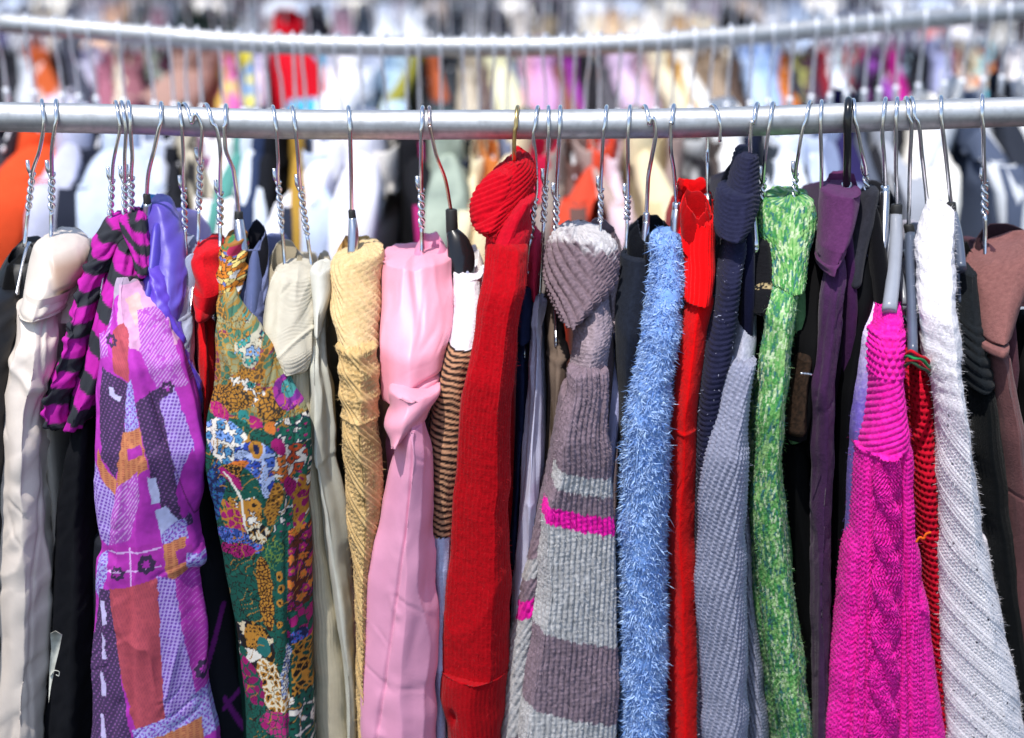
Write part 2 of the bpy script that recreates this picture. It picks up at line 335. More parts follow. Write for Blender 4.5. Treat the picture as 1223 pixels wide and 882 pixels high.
def body(root, px, top, col, hwm=.011, mt=None, name='body', lean=0, zb=-.98, front=.0):
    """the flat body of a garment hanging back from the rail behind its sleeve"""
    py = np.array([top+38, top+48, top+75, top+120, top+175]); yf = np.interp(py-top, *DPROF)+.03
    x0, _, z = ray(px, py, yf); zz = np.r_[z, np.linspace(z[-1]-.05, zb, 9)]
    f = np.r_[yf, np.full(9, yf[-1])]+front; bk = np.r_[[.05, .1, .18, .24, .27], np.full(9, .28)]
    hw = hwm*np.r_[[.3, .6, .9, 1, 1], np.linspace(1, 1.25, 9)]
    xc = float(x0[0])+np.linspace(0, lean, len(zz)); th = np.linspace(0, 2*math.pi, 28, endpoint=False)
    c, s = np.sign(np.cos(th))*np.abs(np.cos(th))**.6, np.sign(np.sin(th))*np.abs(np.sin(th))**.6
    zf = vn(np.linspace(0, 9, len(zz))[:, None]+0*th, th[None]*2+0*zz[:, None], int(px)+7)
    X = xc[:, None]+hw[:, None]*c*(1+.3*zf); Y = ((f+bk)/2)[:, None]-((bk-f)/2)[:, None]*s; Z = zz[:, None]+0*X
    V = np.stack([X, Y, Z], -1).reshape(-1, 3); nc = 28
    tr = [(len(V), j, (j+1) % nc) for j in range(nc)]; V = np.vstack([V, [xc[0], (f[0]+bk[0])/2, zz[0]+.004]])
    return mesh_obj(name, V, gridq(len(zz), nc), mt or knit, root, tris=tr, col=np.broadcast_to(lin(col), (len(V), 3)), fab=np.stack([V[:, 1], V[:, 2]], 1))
def garment(name, label, cat, px, top, bcol=None, group='garments hanging on the front rail', **kw):
    r = thing(name, label, cat, pt(px, top-20, 0), group)
    if bcol is not None: body(r, px, top, bcol, **kw)  # bcol is a darkened garment colour, shade between garments painted in
    return r
def strands(root, key, num, ln, wd, c0, c1, name, down=.5, spread=.6, seed=1, rows=None, curl=.3, lift=.4):
    """short pieces of yarn or fibre standing out of a garment's surface"""
    P, N, C, sc, Vv, Uu = GRIDS[key]; g = np.random.default_rng(seed); nr, nf = P.shape[:2]
    a, b = (2, nr-2) if rows is None else (int(rows[0]*nr), int(rows[1]*nr)-2)
    i = g.integers(a, b, num); j = g.integers(1, nf-2, num); fi, fj = g.random(num)[:, None], g.random(num)[:, None]
    p = P[i, j]*(1-fi)*(1-fj)+P[i+1, j]*fi*(1-fj)+P[i, j+1]*(1-fi)*fj+P[i+1, j+1]*fi*fj; nn = N[i, j]
    cl = np.stack([vn(Uu[i, j]/.011, Vv[i, j]/.013, seed+k) for k in range(3)], 1)      # clumps lean together
    d = nn*(.35+lift*g.random(num))[:, None]+np.array([0, 0, -down])+spread*.8*cl+spread*.45*g.normal(size=(num, 3))
    d /= np.linalg.norm(d, axis=1)[:, None]; L = (ln*(.55+.9*g.random(num)))[:, None]
    side = np.cross(d, nn+.3*g.normal(size=(num, 3))); side /= np.linalg.norm(side, axis=1)[:, None]+1e-9
    bend = curl*g.normal(size=(num, 3))+np.array([0, 0, -.25]); w_ = side*wd*(.6+.8*g.random(num))[:, None]
    q0 = p-nn*.001; q1 = p+d*L*.5+bend*L*.1; q2 = p+d*L+bend*L*.45-nn*L*(curl*.3)
    V = np.stack([q0-w_, q0+w_, q1-w_*.9, q1+w_*.9, q2], 1).reshape(-1, 3); k = np.arange(num)[:, None]*5
    Q = k+np.array([[0, 1, 3, 2]]); T = k+np.array([[2, 3, 4]])
    if c0 is None: cc = C[i, j]*(.85+.35*g.random(num))[:, None]
    else:
        t = np.clip(.5+.28*g.normal(size=num)+.2*cl[:, 0], 0, 1)[:, None]; cc = lin(c0)*(1-t)+lin(c1)*t
    return mesh_obj(name, V, Q, fibre, GRIDS[key+'_o'], tris=T, col=np.repeat(cc, 5, 0), smooth=True, kind='stuff')
def mixc(a, b, t): return a*(1-t[..., None])+b*t[..., None]
def cf(a, b=None, amt=.5, su=.004, sv=.004, seed=1, hard=False):
    a = lin(a); b = lin(b) if b is not None else a*.8
    def f(U, V, PX, PY):
        t = fbm(U/su, V/sv, seed, 3)*.5+.5; t = sstep(.4, .6, t) if hard else np.clip((t-.5)*1.8+.5, 0, 1)
        return mixc(a+0*U[..., None], b+0*U[..., None], t*amt)
    return f
# ------------------------------------------------------------------ ground
V = [(-40, -6, -1.25), (40, -6, -1.25), (40, 60, -1.25), (-40, 60, -1.25)]
g = mesh_obj('ground', V, [(0, 1, 2, 3)], mat('asphalt', rough=.9, color=(.05, .05, .052), grain=.004, gscale=120, tint=.35, tscale=9), smooth=False, kind='structure')
# ------------------------------------------------------------------ rails
RAIL1 = [(-420, 136), (-200, 137.5), (0, 140), (160, 143), (300, 148), (450, 149.5), (600, 149), (760, 148), (900, 145), (1060, 139), (1223, 133.5), (1420, 127), (1640, 122)]
def rail1y(px): return float(np.interp(px, [a for a, b in RAIL1], [b for a, b in RAIL1]))
def rail_tube(name, pts, R, label):
    P = spline(pts, 160); q = P[:, 0].copy(); v, f, t = tube_geo(P, R, 32, caps=False)
    a, b = tube_geo(P[:2]+(P[0]-P[1])*.8, R*1.04, 24), tube_geo(P[-2:]+(P[-1]-P[-2])*.8, R*1.04, 24)
    root = thing(name, label, 'clothes rail', tuple(P[80]))
    mesh_obj('rail_tube', v, f, railm, root); mesh_obj('end_cap', *a[:2], blackr, root, tris=a[2]); mesh_obj('end_cap', *b[:2], blackr, root, tris=b[2])
    return root
RR = .0158
rail_tube('clothes_rail', [pt(a, b, 0) for a, b in RAIL1], RR, 'galvanised steel tube rail in sharp focus with the knitwear hangers over it')
RAIL2 = [(-260, 12, .93), (0, 28, .78), (160, 41, .73), (330, 53, .69), (480, 56, .68), (620, 56.5, .68), (760, 52, .69), (900, 42, .72), (1060, 27, .78), (1223, 13, .86), (1500, -14, 1.02)]
rail_tube('clothes_rail', [pt(a, b, c) for a, b, c in RAIL2], .0148, 'blurred pale steel rail curving across the picture behind and above the front one')
def rail2(px):
    A = np.array(RAIL2); return float(np.interp(px, A[:, 0], A[:, 1])), float(np.interp(px, A[:, 0], A[:, 2]))
# ------------------------------------------------------------------ hangers on the front rail
def hook_path(px_top, path, flip=False):
    """over the rail, down its front face, then the neck: path holds (px, py) points below the rail"""
    cy = rail1y(px_top); C0 = np.array(pt(px_top, cy, 0)); r = RR+.0028; P = []; dxf = (path[0][0]-px_top)*.62*.00089
    for a in np.linspace(-150, 88, 16):       # from behind and below, over the top, to the front
        t = math.radians(a); P.append(C0+np.array([dxf*(a/88.)+C0[0]*r*math.sin(t)/CY, -r*math.sin(t), r*math.cos(t)*1.0]))
    for k, (x, y) in enumerate(path):
        Y = -.019 if y < cy+30 else -.019+.019*min(1, (y-cy-30)/60); P.append(np.array(pt(x, y, Y)))
    return P
def shoulder_arms(root, x, py, r, m, name='shoulder_wire', low=.06, out=.075, z0=None):
    A = np.array(pt(x, py, 0)); P = []
    for t in np.linspace(-1, 1, 25):
        P.append(A+np.array([0, out*t+.012, -low*(abs(t)**1.25)-.012]))
    v, q, tr = tube_geo(np.array(P), r, 6); bar = np.array([P[0], P[0]+np.array([0, .01, -.012]), P[-1]+np.array([0, -.01, -.012]), P[-1]])
    v2 = tube_geo(bar, r*.9 if np.ndim(r) < 1 else .0018, 6); g = join_geo([(v, q, tr), v2]); mesh_obj(name, g[0], g[1], m, root, tris=g[2])
def wire_hanger(label, xt, path, tw, end, m=wire, r=.00135, stub=True, hook_m=None):
    """bent wire hanger: hook, twisted neck (tw = y range of the twist), shoulder wire starting at end"""
    root = thing('wire_hanger', label, 'hanger', pt(xt, rail1y(xt), 0), 'hangers on the front rail')
    e_ = (tw[0]+4-path[-1][1])/(end[1]-path[-1][1]); P = np.array(hook_path(xt, path+[(path[-1][0]+(end[0]-path[-1][0])*e_, tw[0]+4)])); P = spline(P, 70)
    v, q, t = tube_geo(P, r, 8); mesh_obj('hook', v, q, hook_m or m, root, tris=t)
    x0, y0 = path[-1]; x1, y1 = end; gs = []
    n = 60; yy = np.linspace(tw[0], tw[1], n); xx = np.interp(yy, [y0, y1], [x0, x1]); turns = max(2, (tw[1]-tw[0])/19)
    A = np.stack([np.array(pt(a, b, 0)) for a, b in zip(xx, yy)])
    for ph in (0, math.pi):
        an = np.linspace(0, turns*2*math.pi, n)+ph; B = A+np.stack([np.cos(an)*r*1.02, np.sin(an)*r*1.02, 0*an], 1); gs.append(tube_geo(B, r*.86, 7))
    if stub:
        B = np.array([A[0]+np.array([r*-1.9, 0, .014]), A[0]+np.array([-r*1.9, 0, .004]), A[0]+np.array([-r*.6, 0, -.003])]); gs.append(tube_geo(B, r, 7))
    lo = np.array([A[-1], A[-1]*.5+np.array(pt(x1, y1, -.004))*.5, pt(x1, y1, -.01)]); gs.append(tube_geo(spline(lo, 8), r, 7))
    g = join_geo(gs); mesh_obj('twisted_neck', g[0], g[1], m, root, tris=g[2])
    shoulder_arms(root, x1, y1-14, r, m); return root
def clip_hanger(label, xt, path, kind, arm, m=wire, r=.0023, arm_m=plate, col_m=blackr, hook_m=None):
    """hanger with a metal hook set in a collar above a moulded arm; arm = [(px, py, half width px, Y)]"""
    root = thing(kind, label, 'hanger', pt(xt, rail1y(xt), 0), 'hangers on the front rail')
    P = spline(np.array(hook_path(xt, path)), 70); v, q, t = tube_geo(P, r, 8); mesh_obj('hook', v, q, hook_m or m, root, tris=t)
    x, y = path[-1]; a0 = arm[0]; hwc = a0[2]*.00088
    c = tube_geo(np.array([pt(x, y-4, 0), pt(x, y-3, 0), pt(a0[0], a0[1]-1, 0), pt(a0[0], a0[1]+3, 0)]), [[hwc*.75, .005], [hwc*.9, .006], [hwc*.95, .007], [hwc*.9, .007]], 10)
    mesh_obj('collar', c[0], c[1], col_m, root, tris=c[2])
    A = np.array([list(pt(p[0], p[1], p[3]))+[p[2]*.00088] for p in arm]); A = spline(A, 20)
    R = np.stack([A[:, 3], np.full(20, .007)], 1); b = tube_geo(A[:, :3], R, 14); mesh_obj('neck_piece', b[0], b[1], arm_m, root, tris=b[2])
    shoulder_arms(root, arm[0][0], arm[0][1]+12, .004, arm_m if arm_m is not plate else greyp, name='shoulder_arm'); return root
WH = [
 ('leftmost twisted wire hanger, leaning left over the black collar at the picture edge', 52, [(52, 150), (47, 180), (39, 205)], (207, 252), (29, 295), None),
 ('twisted wire hanger standing in the open collar of the cream jacket', 69, [(66, 150), (62, 180), (62, 205)], (207, 252), (61, 286), None),
 ('twisted wire hanger at the left corner of the striped magenta and black top', 140, [(143, 150), (139, 175), (135, 198)], (215, 258), (131, 272), None),
 ('wire hanger with tight twist, middle of three close wires over the striped top', 147, [(150, 155), (149, 185), (149, 208)], (214, 260), (149, 275), None),
 ('wire hanger close left of the blue-lined violet collar', 155, [(156, 155), (158, 185), (157, 205)], (212, 258), (156, 275), None),
 ('twisted wire hanger rising from the pale grey denim collar', 215, [(217, 150), (219, 185), (219, 215)], (225, 272), (222, 308), None),
 ('wire hanger whose hook is turned sideways into a wide round bend', 222, [(233, 136), (241, 155), (240, 178)], (192, 250), (236, 292), None),
 ('twisted wire hanger above the plain red garment', 248, [(257, 150), (263, 178), (263, 215)], (230, 268), (263, 298), None),
 ('twisted wire hanger in the collar of the cream corduroy garment', 327, [(330, 155), (332, 190), (332, 213)], (217, 272), (341, 328), None),
 ('twisted wire hanger leaning right into the off-white cotton garment', 350, [(353, 155), (356, 190), (358, 218)], (224, 280), (374, 332), None),
 ('twisted wire hanger in the collar of the pink padded jacket', 505, [(503, 155), (503, 190), (503, 218)], (226, 272), (504, 312), None),
 ('wire hanger immediately right of the red sweater with folded cowl', 642, [(637, 160), (640, 190), (641, 225)], (238, 285), (626, 345), None),
 ('long wire hanger running down to the narrow lavender-white garment', 655, [(655, 160), (654, 190), (652, 215)], (217, 265), (644, 362), None),
 ('wire hanger behind the left side of the grey-brown cowl neck', 669, [(668, 160), (666, 200), (665, 225)], (234, 276), (663, 330), None),
 ('twisted wire hanger standing in the open neck of the grey-brown cowl sweater', 724, [(721, 155), (719, 190), (718, 213)], (226, 264), (717, 292), None),
 ('wire hanger between the grey-brown cowl and the black ribbed collar loop', 752, [(750, 160), (750, 190), (750, 228)], (235, 262), (748, 300), None),
 ('twisted wire hanger between the navy ribbed hood and the green marled sweater', 922, [(918, 155), (914, 185), (912, 210)], (214, 260), (908, 290), None),
 ('twisted wire hanger entering the top of the green marled sweater', 966, [(960, 150), (955, 175), (951, 200)], (208, 240), (948, 258), None),
 ('wire hanger slanting right behind the plum fleece collar', 1018, [(1023, 150), (1029, 180), (1034, 203)], (206, 248), (1036, 275), None),
 ('rightmost twisted wire hanger, in the collar of the mauve-brown top', 1171, [(1174, 150), (1175, 185), (1176, 212)], (216, 256), (1177, 315), None)]
for i, (lb, xt, path, tw, end, _) in enumerate(WH): wire_hanger(lb, xt, path, tw, end, r=[.0021, .00225, .002][i % 3])
clip_hanger('steel hanger with black ball collar standing in the blue-lined violet neck', 194, [(191, 150), (184, 180), (177, 210), (175, 236)], 'metal_hanger', [(176, 243, 5, 0), (176, 262, 5, 0), (177, 300, 5, -.02)])
clip_hanger('flat steel hanger with black clip above the floral shirt', 271, [(268, 150), (269, 175), (279, 205), (283, 235), (285, 257)], 'metal_hanger', [(285, 264, 6, 0), (287, 280, 7, -.01), (290, 302, 7, -.02)])
clip_hanger('steel hanger with small black collar in the tan cable sweater', 417, [(418, 155), (419, 190), (420, 255)], 'metal_hanger', [(421, 262, 5, 0), (422, 280, 6.5, -.008), (421, 303, 6.5, -.015)])
clip_hanger('black teardrop hanger with hook tinted with a copper reflection beside the pink padded jacket', 513, [(513, 150), (521, 185), (532, 215), (539, 254)], 'black_hanger', [(540, 277, 8, 0), (547, 290, 14, -.008), (551, 310, 17, -.016), (551, 334, 16, -.022)], arm_m=blackp, hook_m=wire_copper_reflection, r=.002)
clip_hanger('dull brass hook coming out of the tall red cowl neck', 618, [(615, 155), (614, 175), (614, 192)], 'brass_hanger', [(614, 198, 3, -.01), (614, 215, 3, -.01), (614, 230, 3, -.01)], m=wire_brass, arm_m=wire_brass)
clip_hanger('curved steel hanger with round ball collar inside the black ribbed loop', 770, [(779, 140), (783, 160), (778, 190), (774, 215), (772, 258)], 'metal_hanger', [(772, 266, 4.5, 0), (770, 285, 4.5, -.008), (769, 312, 4.5, -.016)], col_m=plate)
clip_hanger('steel hanger with wide flat neck plate above the shaggy blue garment', 804, [(801, 145), (801, 175), (805, 205), (808, 246)], 'metal_hanger', [(808, 252, 6, 0), (807, 265, 6.5, -.006), (806, 295, 6, -.012)], col_m=plate)
clip_hanger('thin steel hook going down into the navy ribbed hood', 903, [(898, 145), (896, 165), (896, 184)], 'metal_hanger', [(896, 190, 2, -.01), (896, 200, 2, -.01), (896, 215, 2, -.01)], m=wire, arm_m=wire)
clip_hanger('dark straight steel hook behind the green marled sweater', 980, [(980, 155), (981, 190), (981, 240)], 'metal_hanger', [(981, 246, 3, .01), (981, 255, 3, .01), (981, 270, 3, .01)], r=.0021)
clip_hanger('thick black plastic hook taller than the others in the plum fleece collar', 1012, [(1012, 150), (1012, 190), (1011, 222)], 'black_hanger', [(1011, 226, 7, -.004), (1011, 236, 7, -.006), (1011, 250, 7, -.01)], m=blackp, r=.0042, arm_m=plate, col_m=plate)
clip_hanger('steel hanger with long grey neck plate over the dark hooded top', 1056, [(1054, 150), (1056, 190), (1057, 226)], 'metal_hanger', [(1057, 230, 6, 0), (1056, 262, 6, -.02), (1054, 300, 3.5, -.05)], col_m=plate)
clip_hanger('hanger with long smooth grey plastic arm reaching the hot pink sweater', 1070, [(1070, 150), (1070, 200), (1071, 248)], 'plastic_hanger', [(1070, 258, 8, 0), (1070, 290, 8.5, -.03), (1067, 330, 8.5, -.08), (1062, 372, 9, -.12)], arm_m=greyp)
clip_hanger('hanger with a dark slate arm running down beside the crimson openwork garment', 1081, [(1088, 145), (1087, 190), (1086, 235), (1085, 272)], 'plastic_hanger', [(1087, 280, 7, 0), (1087, 320, 6, -.05), (1089, 370, 6, -.1), (1090, 424, 6, -.15)], arm_m=slatep)
clip_hanger('white plastic hanger with black clip at the neck of the white sweater', 1087, [(1096, 145), (1101, 185), (1105, 220), (1108, 252)], 'plastic_hanger', [(1108, 263, 6, 0), (1106, 275, 7, -.01), (1103, 290, 6, -.02)], arm_m=whitep)
clip_hanger('steel hook with black clip and dark blue-grey arm right of the white sweater', 1122, [(1125, 150), (1130, 190), (1136, 246)], 'plastic_hanger', [(1137, 256, 6.5, 0), (1143, 280, 6.5, -.03), (1148, 322, 6.5, -.07)], arm_m=slatep)
# hook that opens towards the viewer: its tip hangs free in front of the rail, the shaft goes down behind
root = thing('metal_hanger', 'steel hanger hung back to front, its free hook tip above the scarlet ribbed top', 'hanger', pt(850, 147, 0), 'hangers on the front rail')
C0 = np.array(pt(850, 147, 0)); P = [C0+np.array([.007, -.0185, -.017]), C0+np.array([.007, -.0186, -.006])]
for a in np.linspace(80, -80, 12): t = math.radians(a); P.append(C0+np.array([.006-.009*(80-a)/160, -.0186*math.sin(t), .0186*math.cos(t)]))
P += [np.array(pt(845, 180, .016)), np.array(pt(845, 200, .004)), np.array(pt(845, 236, 0))]
g_ = tube_geo(spline(np.array(P), 60), .0019, 8); mesh_obj('hook', g_[0], g_[1], wire, root, tris=g_[2])
g_ = tube_geo([pt(845, 232, 0), pt(845, 250, -.004), pt(845, 266, -.008)], [[.004, .006], [.0045, .006], [.004, .006]], 10); mesh_obj('neck_piece', g_[0], g_[1], plate, root, tris=g_[2])
shoulder_arms(root, 845, 250, .004, greyp, name='shoulder_arm')
# ------------------------------------------------------------------ garments on the front rail, left to right
# black collar and brown knit at the left edge
g = garment('black_jacket', 'black jacket cut off by the left picture edge, its collar beside the first wire hanger', 'jacket', 10, 281, '08080a')
loft(g, 'collar', [(281, 4, 42), (296, -6, 45), (325, -18, 36), (370, -25, 20)], 281, nylon, '121214', cap='open', tilt=.55, hd=.035)
loft(g, 'sleeve', [(352, -22, 15), (380, -25, 20), (430, -28, 16), (600, -28, 8), (1040, -28, 4)], 281, nylon, '101013', rel=lambda U, V, X, Y: wrinkle(U, V, .0012, seed=3))
g = garment('brown_sweater', 'brown knitted sleeve just visible at the left picture edge under the black jacket', 'sweater', -4, 380, '3a2a20')
loft(g, 'sleeve', [(428, -15, 11), (470, -18, 11), (520, -20, 6), (700, -22, 2), (1040, -25, 0)], 340, knit, cf('6b4a35', '3a281f', .8, .003, .003), dy=.01, rel=lambda U, V, X, Y: seed_st(U, V, .004, .0012))
# cream jacket
g = garment('cream_jacket', 'shiny pale cream jacket with brown-shadowed collar, first full garment from the left', 'jacket', 62, 270, 'b8b0a6', hwm=.012, mt=satin)
cream = cf('dccfc2', 'c8baae', .4, .03, .05)
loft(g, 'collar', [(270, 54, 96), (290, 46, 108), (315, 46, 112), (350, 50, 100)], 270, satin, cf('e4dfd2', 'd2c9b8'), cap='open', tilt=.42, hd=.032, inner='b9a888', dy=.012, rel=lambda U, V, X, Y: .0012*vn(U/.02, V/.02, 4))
loft(g, 'shoulder', [(288, 46, 76), (300, 34, 90), (320, 28, 99), (345, 24, 90), (370, 20, 72), (388, 16, 67)], 280, satin, lambda U, V, X, Y: mixc(cream(U, V, X, Y), lin('a8836a')+0*U[..., None], sstep(60, 72, X-.12*(Y-300))*sstep(300, 325, Y)*.85), cap='round', capr=16, hd=.05, dy=-.012, bcap='open', rel=lambda U, V, X, Y: .003*np.exp(-((X-62-.2*(Y-300))/5)**2)*sstep(300, 330, Y)*-1+crease(U, V, .003, .022, .09, 20, 2)+crease(U, V, .002, .018, .06, 65, 12)-.003*sstep(378, 388, Y), res=.002)  # brown right side: shaded lining painted into the cream colour
def rl(U, V, X, Y): return drape(U, V, .0035, .035, .22, 5)+wrinkle(U, V, .0018, .02, .06, 55, 7)+crease(U, V, .0028, .03, .12, 18, 3)+crease(U, V, .002, .018, .06, -50, 6)+.0035*np.exp(-((Y-452-.9*(X-30))/9)**2)-.002*np.exp(-(np.abs(X-59+.03*(Y-400))/1.2)**2)
loft(g, 'sleeve', [(360, 20, 62), (400, 14, 68), (440, 12, 66), (500, 8, 52), (560, 0, 55), (640, -2, 58), (700, -6, 62), (800, -8, 58), (882, -10, 52), (1040, -15, 50)], 285, satin, cf('e0d3c8', 'ccbfb4', .4, .03, .06), rel=rl, hd=.045, res=.002)
loft(g, 'back_panel', [(470, 40, 60), (560, 42, 66), (700, 44, 68), (882, 40, 62), (1040, 40, 60)], 285, satin, 'b3a7a6', rel=lambda U, V, X, Y: drape(U, V, .004, .03, .2, 9), hd=.04, dy=0.048, res=.003)  # greyer than the sleeve: shade on this layer painted into its colour
# magenta and black striped top
g = garment('striped_pullover', 'magenta and charcoal wide striped top, gathered along its left seam', 'top', 140, 258, '3a1238')
def stripes(off, per, slope=.42):
    def f(U, V, X, Y):
        k = (Y-slope*(X-120)-off+2.5*vn(X/9, Y/14, 3))/per; s = sstep(.46, .5, k-np.floor(k))*(1-sstep(.96, 1, k-np.floor(k)))
        c = mixc(lin('b8269e')+0*U[..., None], lin('34363c')+0*U[..., None], s); return c*(1+.10*fbm(U/.004, V/.004, 8))[..., None]
    return f
rs = lambda U, V, X, Y: drape(U, V, .003, .02, .12, 6)+crease(U, V, .0022, .012, .05, 70, 4)+crease(U, V, .002, .012, .06, 25, 14)
loft(g, 'front_panel', [(284, 152, 175), (300, 134, 176), (340, 121, 174), (365, 113, 158), (400, 106, 146), (440, 96, 134), (480, 82, 122), (510, 74, 106), (530, 70, 98)], 258, cotton, stripes(8, 47), cap='round', bcap='round', capr=12, hd=.045, rel=rs, res=.0016)
loft(g, 'gathered_panel', [(258, 140, 172), (275, 119, 174), (300, 103, 152), (340, 92, 122), (380, 82, 110), (420, 74, 102), (460, 58, 94), (500, 48, 82), (527, 52, 92)], 258, cotton, stripes(-12, 43, .3), cap='round', bcap='round', capr=14, hd=.04, dy=.008, rel=lambda U, V, X, Y: rs(U, V, X, Y)+.0022*np.sin(Y/2.6+X*.1)*np.exp(-((U+.012)/.007)**2)+wrinkle(U, V, .002, .009, .03, 60, 12), res=.0016)
loft(g, 'collar_roll', [(257, 148, 170), (268, 140, 175), (290, 146, 177), (320, 158, 178), (338, 166, 177)], 256, cotton, stripes(0, 26, .9), cap='round', bcap='round', capr=9, hd=.03, dy=-.006, rel=rs, res=.0018)
g = garment('black_coat', 'long black coat with a frayed white tag, between the cream jacket and the patchwork shirt', 'coat', 95, 470, '0a0a0c', hwm=.014)
loft(g, 'sleeve', [(503, 98, 112), (530, 84, 117), (560, 74, 118), (640, 65, 117), (760, 58, 116), (882, 54, 115), (1040, 50, 112)], 300, cotton, cf('15161b', '0d0e12'), dy=-.004, rel=lambda U, V, X, Y: drape(U, V, .003, .03, .3, 31)+wrinkle(U, V, .0007, .006, .02, 30, 5))
A = [pt(x, y, -.185) for x, y in [(60, 757), (66, 754), (74, 759), (71, 775), (66, 795), (61, 820), (58, 840), (59, 800), (61, 775)]]
V = A+[(a[0], a[1]+.0012, a[2]) for a in A]; n = len(A); V.append(tuple(np.mean(A, 0)-np.array([0, .001, 0])))
tg_ = mesh_obj('paper_tag', V, [(i, (i+1) % n, n+(i+1) % n, n+i) for i in range(n)], paper, g, tris=[(i, (i+1) % n, 2*n) for i in range(n)], smooth=False, label='frayed white tag')
v, q, t = tube_geo(spline([pt(x, y, -.186) for x, y in [(60, 808), (66, 801), (71, 803), (70, 808), (67, 806)]], 14), .0005, 5); mesh_obj('loose_thread', v, q, paper, tg_, tris=t)
# patchwork shirt
def inpoly(X, Y, P):
    P = np.array(P, float); r = np.zeros(X.shape, bool); j = len(P)-1
    for i in range(len(P)):
        xi, yi = P[i]; xj, yj = P[j]
        r ^= ((yi > Y) != (yj > Y)) & (X < (xj-xi)*(Y-yi)/(yj-yi+1e-9)+xi); j = i
    return r
def patch_col(U, V, X, Y):
    sh = U.shape+(3,); C = np.broadcast_to(lin('b62fb0'), sh).copy(); wx, wy = X+1.2*vn(X/7, Y/7, 2), Y+1.2*vn(X/7, Y/7, 5)
    def put(P, c): m = inpoly(wx, wy, P); C[m] = (c if isinstance(c, np.ndarray) and c.shape == sh else np.broadcast_to(lin(c), sh))[m]
    def dots(base, dot, s, rad, ang=20):
        a, b = rot(X, Y, ang); f = np.hypot((a/s) % 1-.5, (b/s) % 1-.5); return mixc(lin(base)+np.zeros(sh), lin(dot)+np.zeros(sh), 1-sstep(rad, rad+.12, f))
    def hatch(base, ln, s, ang, wd=.3):
        a, b = rot(X, Y, ang); return mixc(lin(base)+np.zeros(sh), lin(ln)+np.zeros(sh), (1-sstep(wd, wd+.12, np.abs((a/s) % 1-.5)*2))*(vn(X/3, Y/3, 6) > -.5))
    gridp = dots('b9a4e2', '6a3fa8', 4.2, .30, 12); darkd = dots('352a4c', '8d5a9c', 4.6, .14, 25); lace = hatch('ac4cb6', 'd0a0da', 3.4, 35, .28)
    speck = dots('aeb2e6', '8a2fae', 5, .2, 40); speck = np.where((voro(X/3.2, Y/3.2, 3)[0] < .3)[..., None], lin('7a5ac0'), speck)
    gold = hatch('cf8450', 'a8583a', 2.6, 80, .25); brick = hatch('b44a50', 'a2404c', 3.0, -20, .2)
    put([(100, 320), (180, 320), (172, 345), (150, 352), (140, 372), (100, 400)], 'a898ac')
    put([(150, 340), (178, 338), (200, 380), (215, 420), (165, 420), (150, 385)], 'dca4c8'); put([(160, 356), (172, 350), (180, 378), (170, 390)], 'e0b8b0')
    put([(172, 372), (196, 372), (228, 470), (196, 470), (176, 420)], lace); put([(120, 370), (142, 370), (136, 430), (116, 440)], lace)
    put([(143, 398), (158, 385), (164, 400), (162, 458), (142, 448)], brick)
    put([(127, 446), (160, 458), (153, 540), (143, 578), (124, 556), (120, 500)], darkd)
    put([(136, 466), (142, 468), (143, 474), (152, 475), (148, 483), (137, 477)], 'cbc5ec')
    put([(170, 482), (196, 468), (206, 470), (222, 560), (232, 640), (214, 640), (196, 600), (178, 520)], darkd)
    put([(199, 484), (214, 470), (236, 540), (236, 570), (219, 593), (214, 560)], gridp)
    put([(234, 545), (250, 600), (246, 600), (223, 632), (216, 596)], 'a827a4')
    put([(118, 546), (130, 568), (145, 580), (142, 598), (130, 590), (118, 566)], gold)
    put([(112, 560), (130, 590), (142, 598), (140, 640), (134, 664), (106, 640)], gridp)
    put([(160, 458), (166, 455), (175, 512), (155, 520)], speck)
    put([(151, 520), (176, 512), (186, 563), (145, 588), (146, 560)], gold); put([(158, 540), (178, 532), (180, 545), (160, 553)], 'a92aa0')
    put([(145, 588), (172, 566), (176, 600), (160, 650), (134, 662), (138, 620)], lace)
    put([(186, 573), (196, 577), (201, 607), (190, 607)], 'c4c8ee'); put([(195, 617), (206, 612), (222, 636), (200, 645)], 'bcc4ec')
    put([(200, 645), (224, 630), (228, 656), (203, 662)], speck); put([(202, 658), (226, 652), (228, 697), (208, 704)], gold); put([(215, 668), (232, 662), (234, 682), (218, 684)], 'a52f98')
    put([(227, 672), (246, 680), (238, 700), (228, 694)], speck)
    put([(128, 662), (200, 652), (206, 700), (140, 716), (126, 700)], 'b02ba6')
    for a, b, c, d in [(134, 668, 200, 660), (134, 690, 200, 682), (159, 660, 162, 712)]:
        t = np.clip(((X-a)*(c-a)+(Y-b)*(d-b))/((c-a)**2+(d-b)**2), 0, 1); m = (np.hypot(X-a-t*(c-a), Y-b-t*(d-b)) < 1) & (Y > 655) & (Y < 715) & (X < 202); C[m] = lin('d9b2e6')
    put([(122, 676), (134, 666), (132, 700), (124, 730), (112, 720)], speck)
    put([(134, 712), (196, 696), (212, 860), (168, 876), (150, 800)], brick)
    put([(124, 714), (136, 712), (150, 800), (167, 900), (160, 1040), (90, 1040), (112, 780)], darkd)
    for y0 in (728, 768, 812, 864): put([(125, y0), (130, y0), (134, y0+28), (127, y0+30)], 'c9bfe8')
    put([(196, 694), (216, 700), (246, 900), (250, 1040), (216, 1040), (204, 860)], gridp)
    put([(214, 700), (236, 692), (244, 740), (252, 800), (252, 838), (238, 842), (222, 760)], hatch('ad2fa4', 'c46ac0', 5, 50, .12)); put([(232, 842), (252, 836), (266, 890), (244, 900)], speck)
    put([(165, 876), (212, 860), (236, 866), (238, 884), (170, 900)], speck); put([(170, 890), (246, 872), (256, 940), (180, 960)], gold)
